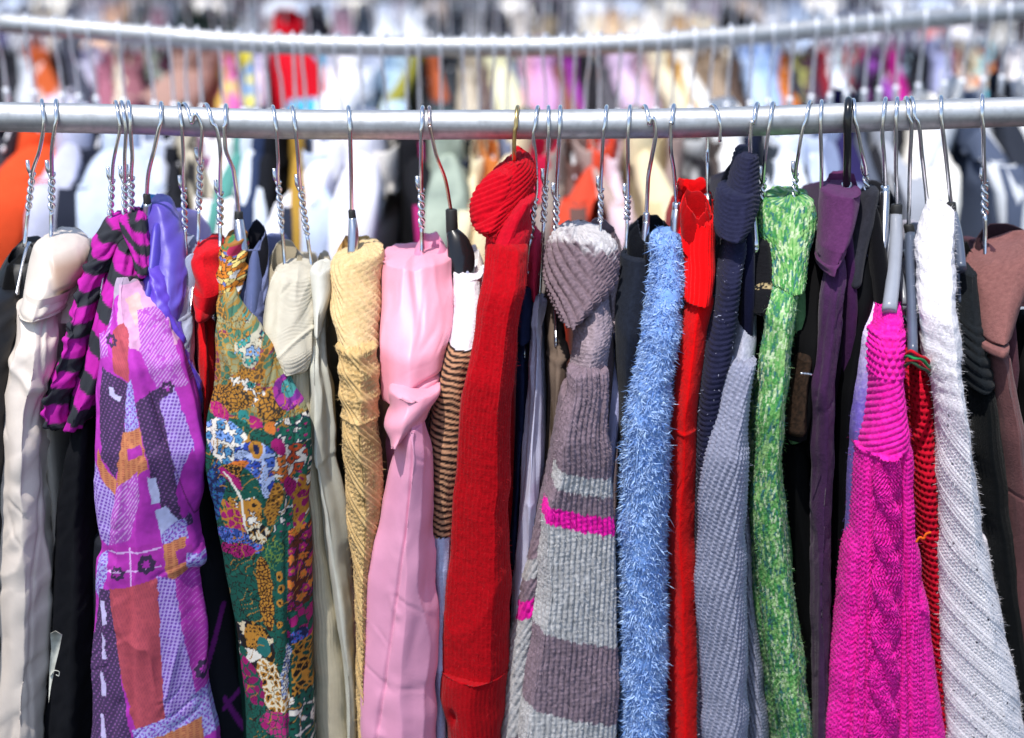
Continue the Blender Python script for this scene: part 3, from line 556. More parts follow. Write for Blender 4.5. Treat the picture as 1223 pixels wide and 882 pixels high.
    for x, y, r in [(147, 690, 8), (184, 678, 11.5), (246, 815, 11), (141, 410, 8), (206, 470, 8)]:
        d = np.hypot((X-x)*1.1, Y-y)+1.2*np.sin(np.arctan2(Y-y, X-x)*7); C[(d < r) & (d > r*.42)] = lin('2c2440')
    m = np.abs(X-(172+.30*(Y-420))) < .8; C[m & (Y > 470)] *= .35
    q = fbm(X/5., Y/5., 41); C = C*(1+.22*q)[..., None]; C = C*.93+.07*C.mean((0, 1))
    return C
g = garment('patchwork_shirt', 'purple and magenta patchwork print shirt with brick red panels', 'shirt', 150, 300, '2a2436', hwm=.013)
loft(g, 'sleeve', [(326, 149, 162), (345, 138, 173), (370, 128, 190), (400, 122, 207), (450, 114, 223), (500, 112, 237), (560, 112, 246), (600, 113, 244), (640, 114, 234), (672, 120, 240), (685, 114, 243), (700, 113, 236), (760, 112, 248), (830, 110, 252), (882, 108, 262), (1040, 105, 270)], 300, print_cotton, patch_col, dy=-.03, hd=.05, n=2.8, res=.00115, capr=12,
     rel=lambda U, V, X, Y: .0045*np.exp(-((X-(160+.28*(Y-400)))/7)**2)*sstep(370, 440, Y)-.004*np.exp(-((X-(146+.05*(Y-400)))/8)**2)*sstep(420, 480, Y)+drape(U, V, .003, .04, .2, 14)+crease(U, V, .0024, .025, .12, 12, 6)+crease(U, V, .0014, .02, .06, 60, 16))
def blackpanel(U, V, X, Y):
    C = np.broadcast_to(lin('24262e'), U.shape+(3,)).copy()
    for a, b, c, d in [(268, 730, 250, 800), (112, 770, 128, 790), (270, 838, 292, 882), (300, 820, 270, 850)]:
        t = np.clip(((X-a)*(c-a)+(Y-b)*(d-b))/((c-a)**2+(d-b)**2), 0, 1); C[np.hypot(X-a-t*(c-a), Y-b-t*(d-b)) < 2.8] = lin('8a3090')
    return C
loft(g, 'side_panel', [(560, 215, 246), (640, 205, 258), (700, 205, 270), (800, 212, 284), (882, 218, 295), (1040, 222, 300)], 300, cotton, blackpanel, dy=-.004, hd=.03, rel=lambda U, V, X, Y: drape(U, V, .002, .03, .3, 31), res=.0016)
loft(g, 'lower_panel', [(640, 110, 135), (700, 108, 140), (790, 110, 140), (1040, 110, 140)], 300, cotton, blackpanel, dy=-.012, hd=.03, res=.002)
# violet satin blouse with blue lining
g = garment('violet_blouse', 'glossy violet blouse with bright blue lining inside the open neck', 'blouse', 185, 232, '4a3ab0', mt=satin)
loft(g, 'lining', [(232, 164, 186), (244, 160, 192), (262, 158, 194)], 232, satin, '2a86c0', cap='open', tilt=.5, hd=.026, dy=.022, inner='2f8fd0')
loft(g, 'shoulder', [(238, 176, 192), (250, 172, 202), (275, 170, 213), (300, 170, 219), (330, 172, 221), (360, 178, 218), (400, 190, 212), (430, 196, 208)], 236, satin, cf('5644ae', '6e60c0', .5, .03, .03), capr=8, bcap='round', hd=.026, dy=.032, rel=lambda U, V, X, Y: crease(U, V, .0024, .012, .06, 25, 3)+wrinkle(U, V, .0008, .012, .05, 70, 3))
loft(g, 'sleeve', [(306, 173, 190), (320, 173, 196), (347, 173, 211), (379, 180, 215), (400, 185, 218), (430, 195, 226), (450, 200, 233), (500, 210, 241), (560, 214, 240), (620, 212, 230), (680, 212, 222)], 262, satin, cf('5838b8', '6a48c8', .5, .03, .05), dy=.0, hd=.035, res=.0016, rel=lambda U, V, X, Y: wrinkle(U, V, .0018, .012, .06, 40, 8)+wrinkle(U, V, .001, .007, .03, 65, 18)+drape(U, V, .002, .018, .12, 9, -.4))
# pale denim shirt
g = garment('denim_shirt', 'pale grey-blue denim shirt with round standing collar, left of the red garment', 'shirt', 212, 279, '7d8499', mt=cotton)
dn = cf('b9bfd2', '99a0ba', .7, .0016, .0016)
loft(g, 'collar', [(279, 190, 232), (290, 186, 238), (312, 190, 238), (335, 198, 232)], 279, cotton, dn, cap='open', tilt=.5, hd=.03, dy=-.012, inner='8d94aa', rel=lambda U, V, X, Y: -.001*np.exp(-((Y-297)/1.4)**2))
loft(g, 'sleeve', [(306, 200, 226), (325, 198, 229), (345, 203, 230), (390, 210, 230), (440, 213, 231), (520, 214, 234), (640, 220, 234)], 283, cotton, dn, dy=-.01, hd=.035, rel=lambda U, V, X, Y: wrinkle(U, V, .002, .012, .04, 60, 3)+.0014*np.exp(-((Y-382)/2)**2), res=.0018)
# red plain garment
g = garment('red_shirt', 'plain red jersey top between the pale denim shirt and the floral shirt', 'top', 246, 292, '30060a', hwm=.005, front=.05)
loft(g, 'shoulder', [(292, 238, 262), (305, 227, 266), (325, 224, 270), (350, 225, 270), (372, 228, 262), (386, 233, 254)], 288, fleece, cf('c8101c', 'b00c18', .5, .02, .02), bcap='open', capr=14, hd=.045, dy=-.004, rel=lambda U, V, X, Y: .003*np.sin((Y-.8*(X-245)-318)/9.)*sstep(300, 320, Y)+wrinkle(U, V, .0012, .012, .04, 55, 7), res=.002)
loft(g, 'sleeve', [(366, 233, 256), (400, 234, 259), (450, 236, 259), (500, 240, 258), (540, 243, 254)], 288, fleece, cf('cc1018', 'a80a14', .5, .02, .05), hd=.04, dy=.004, rel=lambda U, V, X, Y: drape(U, V, .0025, .018, .3, 8))
# floral shirt
def floral(U, V, X, Y):
    sh = U.shape+(3,); z = np.zeros(sh); wx = X+2*vn(X/9, Y/9, 1); wy = Y+2*vn(X/9, Y/9, 2)
    green, teal, mag, gold, navy, white, blue, orange, blk = [lin(c)+z for c in ('12574a', '2e8a86', 'a8186e', 'c08430', '1c2450', 'ece6da', '4668c4', 'dc7830', '1c1814')]
    C = green.copy()
    def put(m, c): C[m] = (c[m] if isinstance(c, np.ndarray) and c.shape == sh else c)
    def ell(x, y, a, b, ang=0):
        u, v = rot(wx-x, wy-y, ang); return (u/a)**2+(v/b)**2 < 1
    def cells(s, base, cell, edge=.10, seed=1, alt=None, core=None):
        f1, f2, cid, ax, ay = voro(wx/s, wy/s, seed); r = base.copy(); m = f2-f1 > edge; r[m] = cell[m]
        if alt is not None: k = m & (cid > .55); r[k] = alt[k]
        if core is not None: k = (f1 < .2); r[k] = core[k]
        return r
    def blooms(s, base, petal, core, seed=1, r0=.36, lobes=5, alt=None, dens=1.):
        f1, f2, cid, ax, ay = voro(wx/s, wy/s, seed, .6); th = np.arctan2(ay, ax); R = r0*(1+.18*np.cos(lobes*th+cid*6)); r = base.copy()
        on = cid < dens; m = (f1 < R) & on; p = petal if alt is None else np.where((cid*7 % 1 > .5)[..., None], petal, alt); r[m] = p[m]
        k = (f1 < R+.05) & (f1 > R-.03) & on; r[k] = (lin('1a2a4a')+z)[k]; m = (f1 < .12) & on; r[m] = core[m]; return r
    gl = cells(9, blk*1.5, green, .07, 4); C = gl.copy()                                   # veined green ground
    # upper front: teal leaves, gold lattice, white ground with teal flowers
    m = Y < 505; put(m, cells(9, lin('a8843c')+z, lin('4a7a62')+z, .16, 7, alt=lin('9c9a70')+z)); put(m & (vn(wx/13, wy/13, 77) > .2), cells(6, gold, lin('6a5a34')+z, .2, 78, alt=lin('8a3a5a')+z))
    put((Y < 470) & (X > 286) & (X < 324) & (vn(wx/16, wy/16, 8) > -.2), blooms(11, lin('c4bfa8')+z, lin('3f9a90')+z, gold, 5, .4, 5, lin('7d9fc8')+z))
    put(ell(303, 452, 20, 10, -10), cells(5, gold, lin('5a4630')+z, .3, 9)); put(ell(300, 470, 26, 16, 20), blooms(12, white, gold, blk, 2, .42, 6, teal))
    put(ell(278, 482, 32, 17, -8), cells(5.2, lin('3a3028')+z, gold, .22, 12)); put(ell(332, 488, 18, 17), cells(5.2, lin('3a3028')+z, gold, .24, 15))
    put(ell(263, 500, 14, 10, 30), cells(6, mag*.8, lin('c4287a')+z, .1, 4)); put(ell(347, 478, 22, 14, 60), cells(12, lin('7a2a8a')+z, lin('b03a9c')+z, .3, 5))
    put(ell(345, 475, 9, 5, 60), lin('4a9a98'))
    put(ell(311, 505, 10, 7, 20), mag); put(ell(296, 500, 7, 6), teal); put(ell(330, 512, 9, 7, 30), orange)
    # middle: white panels of blue blossom, green petals, orange spots
    put(ell(275, 535, 34, 26, 25), blooms(15, white, lin('4c8cb8')+z, lin('24508a')+z, 21, .36, 5, lin('7aa0e0')+z))
    put(ell(316, 562, 27, 36, -35), blooms(14, lin('b4c4ee')+z, blue, navy, 22, .42, 5, lin('2c46a8')+z)); put(ell(311, 538, 9, 10), gold); put(ell(311, 538, 4, 5), navy)
    put(ell(258, 600, 14, 42, 8), blooms(9, navy, lin('2c5a9a')+z, teal, 31, .4, 5)); put((X > 334) & (Y > 505) & (Y < 640), blooms(15, white, green, mag, 33, .5, 4, lin('1d6a56')+z))
    put(ell(350, 560, 18, 22, 10), blooms(14, white, orange, green, 35, .42, 4, lin('d0542a')+z)); put(ell(338, 536, 12, 7, 60), mag); put(ell(352, 590, 7, 14, -20), mag)
    put(ell(288, 560, 15, 6, -18), orange); put(ell(290, 572, 20, 13, 15), cells(5, gold, blk, .2, 41)); put(ell(284, 578, 22, 6, 30), mag)
    put(ell(312, 604, 12, 44, -18), cells(7, green*.6, green, .06, 43)); put(ell(333, 606, 9, 26, 10), cells(5, gold, lin('5a3a20')+z, .3, 45))
    put(ell(298, 612, 22, 20, 20), blooms(17, white, gold, blk, 47, .5, 8)); put(ell(296, 596, 16, 4, -10), green)
    put(ell(282, 628, 14, 24, -30), cells(9, gold, mag, .2, 49, alt=green)); m = np.abs(wx-(272+.55*(wy-575)+8*np.sin(wy/18))) < 1.6; put(m & (Y > 570) & (Y < 650), white)
    put(ell(290, 652, 30, 13, 10), blooms(9, lin('2c4a9a')+z, lin('5a78d0')+z, mag, 51, .44, 5)); put(ell(315, 640, 14, 12), blooms(11, blk, lin('efe0c0')+z, gold, 53, .46, 5))
    put(ell(287, 664, 24, 9, -8), cells(6, blk, mag, .1, 55)); put((X > 350) & (Y > 640) & (Y < 740), blooms(12, lin('5a2418')+z, mag, gold, 57, .42, 6, orange)); put(ell(363, 612, 8, 34, 5), cells(10, gold, mag*.8, .35, 58, alt=green))
    # lower: big green field, gold coral column, dotted green stripe
    put(ell(322, 712, 10, 46, -6), cells(4.5, lin('3a1c10')+z, gold, .25, 61)); put(ell(334, 664, 12, 20), cells(5, lin('6a8a40')+z, green, .2, 62))
    put(ell(343, 722, 6, 48, -4), green)
    for yy in (690, 704, 722, 748): d = np.hypot(wx-341, wy-yy); put(d < 4.4, gold); put(d < 1.8, blk)
    put(ell(303, 779, 30, 28, 25), blooms(24, lin('e8d8b4')+z, blk, gold, 63, .5, 9)); put(ell(308, 768, 15, 14), cells(5, gold, blk, .5, 64)); put(ell(297, 795, 20, 9, -25), white)
    put(ell(290, 794, 6, 7), green); put(ell(318, 778, 8, 12), teal*.6); put((X > 350) & (Y > 735) & (Y < 775), cells(9, green*.6, green, .1, 66, alt=mag)); put(ell(362, 770, 10, 12), blooms(8, navy, blue, mag, 67, .44))
    put(ell(330, 826, 18, 36, -22), cells(8.5, gold, blk, .5, 68, alt=lin('3a2412')+z)); f1, f2, *_ = voro(wx/8.5, wy/8.5, 68); put(ell(330, 826, 18, 36, -22) & (f2-f1 < .22), lin('efe2c4'))
    put(ell(347, 806, 5, 34, 6), cells(2.6, navy, white, .12, 69, alt=lin('8a9ac8')+z)); put((X > 354) & (Y > 775) & (Y < 840), cells(7, gold, green*.7, .25, 70, alt=blk))
    put(ell(300, 826, 16, 30, -30), cells(12, green, mag*.7, .18, 71, alt=mag)); put(ell(338, 868, 24, 16), cells(8, green, mag, .14, 72, alt=lin('c02a7c')+z)); put((X > 352) & (Y > 838), blooms(13, white, green, blk, 73, .5, 4))
    f1, f2, cid, ax, ay = voro(wx/3.6, wy/3.6, 91); dk = (f2-f1 < .10) & (vn(wx/11, wy/11, 92) > .05); C[dk] = C[dk]*.35      # fine drawn outlines
    sw = np.abs(np.sin((wx*.8+wy*.6+9*vn(wx/14, wy/14, 93))/3.1)) < .16; sw &= vn(wx/15, wy/15, 94) > .25; C[sw] = lin('b07c30')
    return C*(.88+.1*fbm(U/.003, V/.003, 4))[..., None]
def fl_cuff(U, V, X, Y):
    sh = U.shape+(3,); z = np.zeros(sh); f1, f2, cid, ax, ay = voro(X/7., Y/5., 3); C = lin('c87820')+z
    C[f2-f1 < .12] = lin('2a241c'); m = (cid > .72) & (f2-f1 > .12); C[m] = lin('e0c878'); m = (cid < .16) & (f1 < .4); C[m] = lin('5a6ea8')
    m = (Y < 300); C[m] = np.where((cid > .5)[..., None], lin('3a7a4a')+z, lin('a06a30')+z)[m]; m = np.hypot((X-283)/1.6, Y-301) < 6; C[m] = lin('b02850'); m = (Y > 325) & (cid > .5) & (cid < .64); C[m] = lin('e8e4dc'); return C
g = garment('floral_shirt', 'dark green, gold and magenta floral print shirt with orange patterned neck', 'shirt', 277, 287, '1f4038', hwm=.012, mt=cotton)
loft(g, 'neck_roll', [(288, 264, 292), (300, 259, 294), (325, 255, 294), (345, 255, 290), (362, 261, 285), (370, 266, 280)], 287, print_cotton, fl_cuff, capr=5, bcap='round', hd=.035, dy=-.008, rel=lambda U, V, X, Y: wrinkle(U, V, .0025, .012, .04, 60, 3), res=.001)
loft(g, 'sleeve', [(356, 263, 280), (372, 260, 286), (390, 259, 298), (420, 256, 318), (450, 253, 334), (480, 250, 352), (497, 247, 365), (515, 244, 370), (540, 243, 371), (600, 250, 371), (660, 261, 372), (720, 272, 373), (800, 284, 374), (882, 291, 376), (1040, 300, 380)], 287, print_cotton, floral, capr=8, dy=-.025, hd=.05, n=2.8, res=.00115,
     rel=lambda U, V, X, Y: drape(U, V, .003, .05, .3, 24)-.0035*np.exp(-((X-(345+.02*(Y-500)))/3.5)**2)*sstep(560, 640, Y)+crease(U, V, .0028, .025, .16, 5, 3)+crease(U, V, .0016, .02, .06, 55, 23)-.0009*np.exp(-((X-(286+.1*(Y-400)))/.8)**2)*(Y < 470))
# blue-grey denim jacket behind the floral shirt
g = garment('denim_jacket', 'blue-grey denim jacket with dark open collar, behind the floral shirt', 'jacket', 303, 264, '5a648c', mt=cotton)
dj = cf('8088ae', '666e98', .8, .0018, .0018)
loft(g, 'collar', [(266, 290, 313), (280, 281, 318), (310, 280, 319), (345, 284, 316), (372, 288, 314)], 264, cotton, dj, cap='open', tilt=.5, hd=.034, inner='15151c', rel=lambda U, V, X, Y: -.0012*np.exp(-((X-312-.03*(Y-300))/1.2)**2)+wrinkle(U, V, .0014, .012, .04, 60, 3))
loft(g, 'sleeve', [(340, 290, 314), (376, 288, 317), (420, 292, 316), (480, 300, 316), (1040, 310, 330)], 264, cotton, cf('6c749c', '545c86', .8, .0018, .0018), hd=.035, dy=.006, rel=lambda U, V, X, Y: .0018*np.exp(-((Y-377)/2)**2)+drape(U, V, .002, .02, .2, 4))
# cream corduroy
g = garment('corduroy_shirt', 'cream ribbed corduroy shirt with piped shoulder seam, right of the floral shirt', 'shirt', 342, 288, 'b8ae96', mt=cotton)
co = cf('cdc6b4', 'bfb6a2', .4, .01, .01)
loft(g, 'collar', [(291, 322, 352), (305, 313, 364), (330, 311, 368), (355, 313, 366)], 288, cotton, co, cap='open', tilt=.5, hd=.035, inner='a0937a')
def cord(U, V, X, Y, ang, w=.0034, a=.0008): u, v = rot(U, V, ang); return a*np.sin(math.pi*u/w)**2
loft(g, 'shoulder', [(326, 330, 370), (345, 318, 373), (375, 311, 374), (405, 309, 374), (430, 315, 372), (450, 324, 368), (462, 334, 362)], 292, cotton, co, capr=12, bcap='round', hd=.045, dy=-.012, res=.00125, rel=lambda U, V, X, Y: cord(U, V, X, Y, 105+20*vn(U/.05, V/.05, 3))+crease(U, V, .0022, .02, .08, 30, 4)+.0022*np.exp(-((Y-(432-.55*(X-330)-8*np.sin((X-330)/20.)))/2.4)**2)*(Y > 385)+drape(U, V, .002, .03, .1, 4))
loft(g, 'sleeve', [(425, 335, 372), (470, 336, 374), (540, 350, 384), (600, 362, 390), (660, 366, 396), (760, 368, 412), (882, 370, 426), (1040, 374, 440)], 292, cotton, cf('cabfa6', 'b9ad92', .4, .01, .03), dy=.004, hd=.045, res=.0013, rel=lambda U, V, X, Y: cord(U, V, X, Y, 0, .0042, .0009)+drape(U, V, .002, .04, .3, 12))
# off-white cotton
g = garment('off_white_shirt', 'smooth off-white cotton shirt, narrow strip between corduroy and tan cable sweater', 'shirt', 380, 318, 'b8b6a6', mt=cotton)
ow = cf('cfcdc2', 'c2bfb2', .3, .02, .03)
loft(g, 'collar', [(302, 376, 390), (315, 370, 396), (340, 370, 396)], 302, cotton, ow, cap='open', tilt=.5, hd=.03, inner='b0a48e', dy=.01)
loft(g, 'lapel', [(322, 374, 394), (332, 368, 397), (350, 369, 396), (385, 372, 388), (410, 373, 386)], 302, cotton, ow, capr=5, hd=.03, dy=-.012, bcap='round', rel=lambda U, V, X, Y: -.003*np.exp(-((X-385)/2)**2))
loft(g, 'sleeve', [(370, 370, 390), (400, 370, 388), (440, 371, 390), (480, 371, 397), (540, 372, 401), (575, 376, 407), (620, 382, 413), (700, 394, 423), (800, 407, 430), (882, 414, 433), (1040, 420, 440)], 305, cotton, cf('d2d1c4', 'c4c4b6', .3, .02, .03), hd=.04, dy=-.004, res=.002, rel=lambda U, V, X, Y: drape(U, V, .003, .02, .25, 12)+crease(U, V, .002, .02, .1, 10, 6)-.002*sstep(558, 562, Y+.4*(X-385))*(1-sstep(562, 600, Y)))
# tan cable knit
g = garment('tan_sweater', 'tan yellow cable-knit sweater with twisted diagonal rib neck', 'sweater', 424, 278, '8a6c40')
tn = cf('e0c494', 'c9a870', .5, .006, .006)
loft(g, 'collar', [(280, 404, 444), (296, 396, 454), (320, 396, 456), (345, 400, 454)], 278, knit, cf('e6cc9c', 'd0b07a', .5, .004, .004), cap='open', tilt=.5, hd=.036, rel=lambda U, V, X, Y: ribs(U, V, .006, .0016), inner='b08a54', res=.0014)
def tanr(U, V, X, Y):
    a, b = rot(U, V, 42); return .0026*np.abs(np.sin(math.pi*(b+.002*np.sin(a/.02))/.0088))**.7+stock(a, b, .0050, .0042, .0010)
    a, b = rot(U, V, 46); k = (b/.019) % 1; z = (k < .45); return np.where(z, ribs(a+.0, b, .019*3, .0005)+.0016*np.abs(np.sin(math.pi*b/.0042))**.8, stock(U, V, .0052, .0044, .0022))+.0015*np.cos(2*math.pi*k)
loft(g, 'shoulder', [(303, 410, 452, -.15), (318, 395, 456, -.1), (345, 391, 457), (380, 391, 454), (405, 394, 452), (425, 398, 451), (438, 404, 448)], 284, knit, tn, capr=12, bcap='round', hd=.048, dy=-.01, res=.00125, rel=lambda U, V, X, Y: tanr(U, V, X, Y)+.0014*np.sin((Y-.9*(X-424))/9.))
def tans(U, V, X, Y):
    k = (V-.8*U)/.035; k = k % 1; a, b = rot(U, V, 42)
    return np.where(k < .5, .0028*np.abs(np.sin(math.pi*b/.0058))**.8+.001, stock(U, V, .0068, .0056, .0038))+.0026*np.exp(-(((V/.026) % 1-.5)/.28)**2)*(Y < 510)
loft(g, 'sleeve', [(412, 401, 450), (450, 403, 452), (500, 408, 452), (560, 409, 458), (610, 412, 459), (650, 415, 457), (700, 420, 453), (760, 424, 448), (1040, 428, 446)], 284, knit, cf('d6b680', 'b8935a', .6, .004, .004), hd=.04, res=.00125, rel=tans, keep='tan')
strands(g, 'tan', 1500, .005, .00012, None, None, 'loose_fibres', .2, .9, 4)
# pink padded jacket
g = garment('pink_jacket', 'baby pink padded jacket with wrapped waist fold and centre sleeve seam', 'jacket', 495, 276, 'c880a8', hwm=.014, mt=satin)
pk = cf('eea2b6', 'e390a8', .4, .03, .05)
loft(g, 'collar', [(277, 500, 524), (290, 490, 533), (310, 488, 538), (340, 492, 540)], 276, satin, pk, cap='open', tilt=.45, hd=.034, inner='dd86a8', rel=lambda U, V, X, Y: wrinkle(U, V, .002, .01, .04, 80, 5))
PW = lambda U, V, X, Y: crease(U, V, .0014, .02, .09, 20, 3)+crease(U, V, .001, .014, .05, 75, 13)*sstep(430, 470, Y)+drape(U, V, .0022, .035, .2, 5)
loft(g, 'shoulder', [(313, 455, 534), (322, 451, 537), (350, 450, 540), (400, 450, 542), (440, 451, 537), (465, 453, 530), (485, 454, 524), (500, 458, 515)], 290, satin, pk, capr=9, bcap='round', hd=.055, n=2.9, dy=-.014, res=.0016, rel=lambda U, V, X, Y: PW(U, V, X, Y)-.0045*np.exp(-((Y-(508-.62*(X-455)-14*np.sin((X-455)/26.)))/2.6)**2)*(Y > 430)-.003*np.exp(-((X-496-.1*(Y-320))/6)**2)*sstep(410, 330, Y))
loft(g, 'waist_fold', [(470, 472, 516), (482, 464, 524), (500, 459, 519), (518, 457, 514), (534, 458, 492), (548, 459, 474)], 290, satin, pk, capr=10, bcap='round', hd=.05, n=2.6, dy=-.024, res=.0016, rel=lambda U, V, X, Y: .0025*np.sin((Y+.55*(X-480)-500)/6.5)+wrinkle(U, V, .001, .01, .04, 50, 8))
loft(g, 'sleeve', [(505, 482, 502), (520, 475, 508), (560, 468, 514), (600, 460, 516), (660, 448, 519), (720, 438, 521), (800, 431, 523), (882, 430, 525), (1040, 430, 528)], 290, satin, cf('e8a0be', 'de90b2', .4, .03, .06), capr=12, hd=.05, dy=-.022, res=.0016, n=2.7,
     rel=lambda U, V, X, Y: -.0035*np.exp(-((X-np.interp(Y, [500, 560, 640, 760, 882, 1040], [492, 491, 484, 468, 451, 440]))/1.6)**2)+.0012*np.sin(V/.012+3*vn(U/.02, V/.03, 3))*np.exp(-((X-np.interp(Y, [500, 640, 882], [492, 484, 451]))/9)**2)*.7+drape(U, V, .003, .045, .2, 7)+crease(U, V, .0009, .022, .08, -55, 9)+crease(U, V, .0012, .03, .14, 10, 19))
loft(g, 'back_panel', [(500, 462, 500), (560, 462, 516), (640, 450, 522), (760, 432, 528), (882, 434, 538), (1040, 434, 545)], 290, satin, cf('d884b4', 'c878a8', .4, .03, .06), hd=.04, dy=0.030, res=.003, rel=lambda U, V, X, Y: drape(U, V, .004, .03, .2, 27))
# white fleece with brown striped midriff
g = garment('striped_sweater', 'white fleece-necked sweater with brown and black fine striped middle, under the black hanger', 'sweater', 558, 286, '9aa0b8')
def bands(U, V, X, Y):
    k = ((Y-.22*(X-535)+2.6*vn(X/12, Y/20, 3))/7.6) % 1; st = sstep(.42, .5, k)*(1-sstep(.92, 1, k)); t = fbm(U/.002, V/.001, 4)
    br = mixc(lin('b98a6a')+0*U[..., None], lin('241c1c')+0*U[..., None], np.clip(st+.25*t, 0, 1)); hi = lin('eeeaf2')+0*U[..., None]; lo = lin('b4bcdc')+0*U[..., None]
    C = np.where((Y < 417+.12*(X-550))[..., None], hi, br); return np.where((Y > 645+.1*(X-530)+1.5*vn(X/3, Y/3, 2))[..., None], lo, C)
loft(g, 'collar', [(290, 546, 572), (304, 540, 579), (330, 540, 581), (350, 542, 580)], 286, fleece, cf('f0eef0', 'd8d4d8', .5, .003, .003), cap='open', tilt=.4, hd=.034, inner='d4ccc8', rel=lambda U, V, X, Y: nub(U, V, .004, .0012), dy=.008)
loft(g, 'sleeve', [(330, 542, 579), (336, 538, 580), (370, 538, 581), (410, 532, 574), (450, 522, 566), (500, 514, 559), (560, 512, 553), (620, 513, 546), (645, 514, 544), (700, 517, 540), (800, 519, 536), (1040, 520, 536)], 292, fleece, bands, capr=4, hd=.045, res=.0014, keep='wh', rel=lambda U, V, X, Y: np.where(Y < 418, nub(U, V, .006, .0008), np.where(Y > 646, ribs(U, V, .004, .0006), .0009*np.abs(np.sin(math.pi*(Y-.22*(X-535))/7.6))+nub(U, V, .002, .0005)))+drape(U, V, .002, .02, .15, 3))
# red cowl sweater
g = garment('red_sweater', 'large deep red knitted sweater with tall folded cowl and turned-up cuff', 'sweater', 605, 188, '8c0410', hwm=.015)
rd = cf('c2061c', 'a60416', .5, .004, .004); rr = lambda U, V, X, Y: ribs(*rot(U, V, 52), .0068, .0024)+.004*np.sin((Y+.75*(X-600))/17.)+.0012*vn(U/.02, V/.02, 5)
loft(g, 'cowl', [(187, 611, 630), (195, 600, 636), (207, 586, 639), (222, 572, 640), (240, 564, 640), (258, 561, 638), (272, 562, 628), (284, 566, 614), (296, 572, 602)], 186, knit, rd, capr=8, bcap='round', hd=.04, n=2.1, dy=.004, res=.00125, rel=rr, keep='cowl')
loft(g, 'cowl_fold', [(204, 594, 612), (214, 582, 622), (232, 568, 626), (250, 562, 618), (268, 563, 606), (284, 568, 594)], 200, knit, rd, capr=7, bcap='round', hd=.022, n=2., dy=-.010, res=.00125, rel=lambda U, V, X, Y: ribs(*rot(U, V, 60), .0068, .0026)-.003*np.exp(-((Y+.8*(X-595)-246)/5)**2))
loft(g, 'shoulder', [(238, 624, 640), (250, 612, 640), (264, 600, 638), (280, 588, 636), (298, 580, 634), (320, 578, 631), (345, 577, 628)], 210, knit, cf('c00822', 'a6061c', .5, .004, .004), capr=7, hd=.045, n=2.2, dy=-.02, res=.0014, bcap='round', rel=lambda U, V, X, Y: nub(U, V, .0035, .0008, 7)+ribs(U, V, .0045, .0009)+.003*np.sin((Y+.9*(X-610)-250)/9.)*sstep(310, 270, Y))
rs2 = lambda U, V, X, Y: ribs(U, V, .0052, .0012, .0036, .5)+nub(U, V, .003, .0005, 9)+drape(U, V, .0025, .05, .3, 5)
loft(g, 'sleeve', [(292, 582, 622), (306, 578, 629), (340, 574, 629), (380, 568, 622), (420, 562, 617), (460, 556, 613), (500, 550, 612), (560, 544, 610), (640, 538, 609), (720, 532, 609), (822, 527, 609), (860, 529, 606)], 215, knit, cf('b20514', '96030e', .5, .004, .004), capr=9, hd=.045, dy=-.018, n=3., res=.0014, rel=rs2, keep='red')  # sleeve and cuff reds darker than the cowl, weaker sun painted in
loft(g, 'cuff', [(817, 524, 609), (832, 522, 608), (850, 522, 606), (872, 526, 604), (892, 532, 602), (920, 538, 600)], 215, knit, cf('a60412', '8e030c', .5, .004, .004), capr=3, hd=.05, dy=-.034, n=3., bcap='open', res=.0014, rel=lambda U, V, X, Y: ribs(U, V, .0056, .0014, .003, .3)+drape(U, V, .001, .03, .1, 5)-.006*np.exp(-((X-539)/4)**2-((Y-868)/9)**2))
strands(g, 'red', 2500, .004, .0001, None, None, 'loose_fibres', .2, .9, 5); strands(g, 'cowl', 1500, .005, .0001, None, None, 'loose_fibres', .2, .9, 6)
g = garment('coral_shirt', 'small coral pink top peeping out right of the red cowl sweater', 'top', 640, 272, '501020', mt=cotton, hwm=.004, front=.09)
loft(g, 'sleeve', [(272, 632, 644), (300, 628, 648), (345, 630, 646), (368, 633, 642)], 272, cotton, 'dc3458', bcap='round', dy=.045, hd=.03, rel=lambda U, V, X, Y: wrinkle(U, V, .002, .012, .04, 50, 3))
g = garment('navy_shirt', 'navy blue smooth top hanging right beside the red cowl sweater', 'top', 625, 340, '141830')
loft(g, 'shoulder', [(344, 617, 636), (352, 613, 641), (370, 613, 641), (395, 612, 638), (418, 612, 636)], 318, cotton, '202848', capr=4, dy=.012, bcap='round', rel=lambda U, V, X, Y: wrinkle(U, V, .001, .012, .04, 50, 3))
loft(g, 'sleeve', [(405, 612, 634), (430, 610, 632), (500, 610, 630), (600, 607, 624), (700, 604, 620), (1040, 600, 615)], 318, cotton, '1e2644', dy=.018, rel=lambda U, V, X, Y: drape(U, V, .0015, .02, .2, 3))
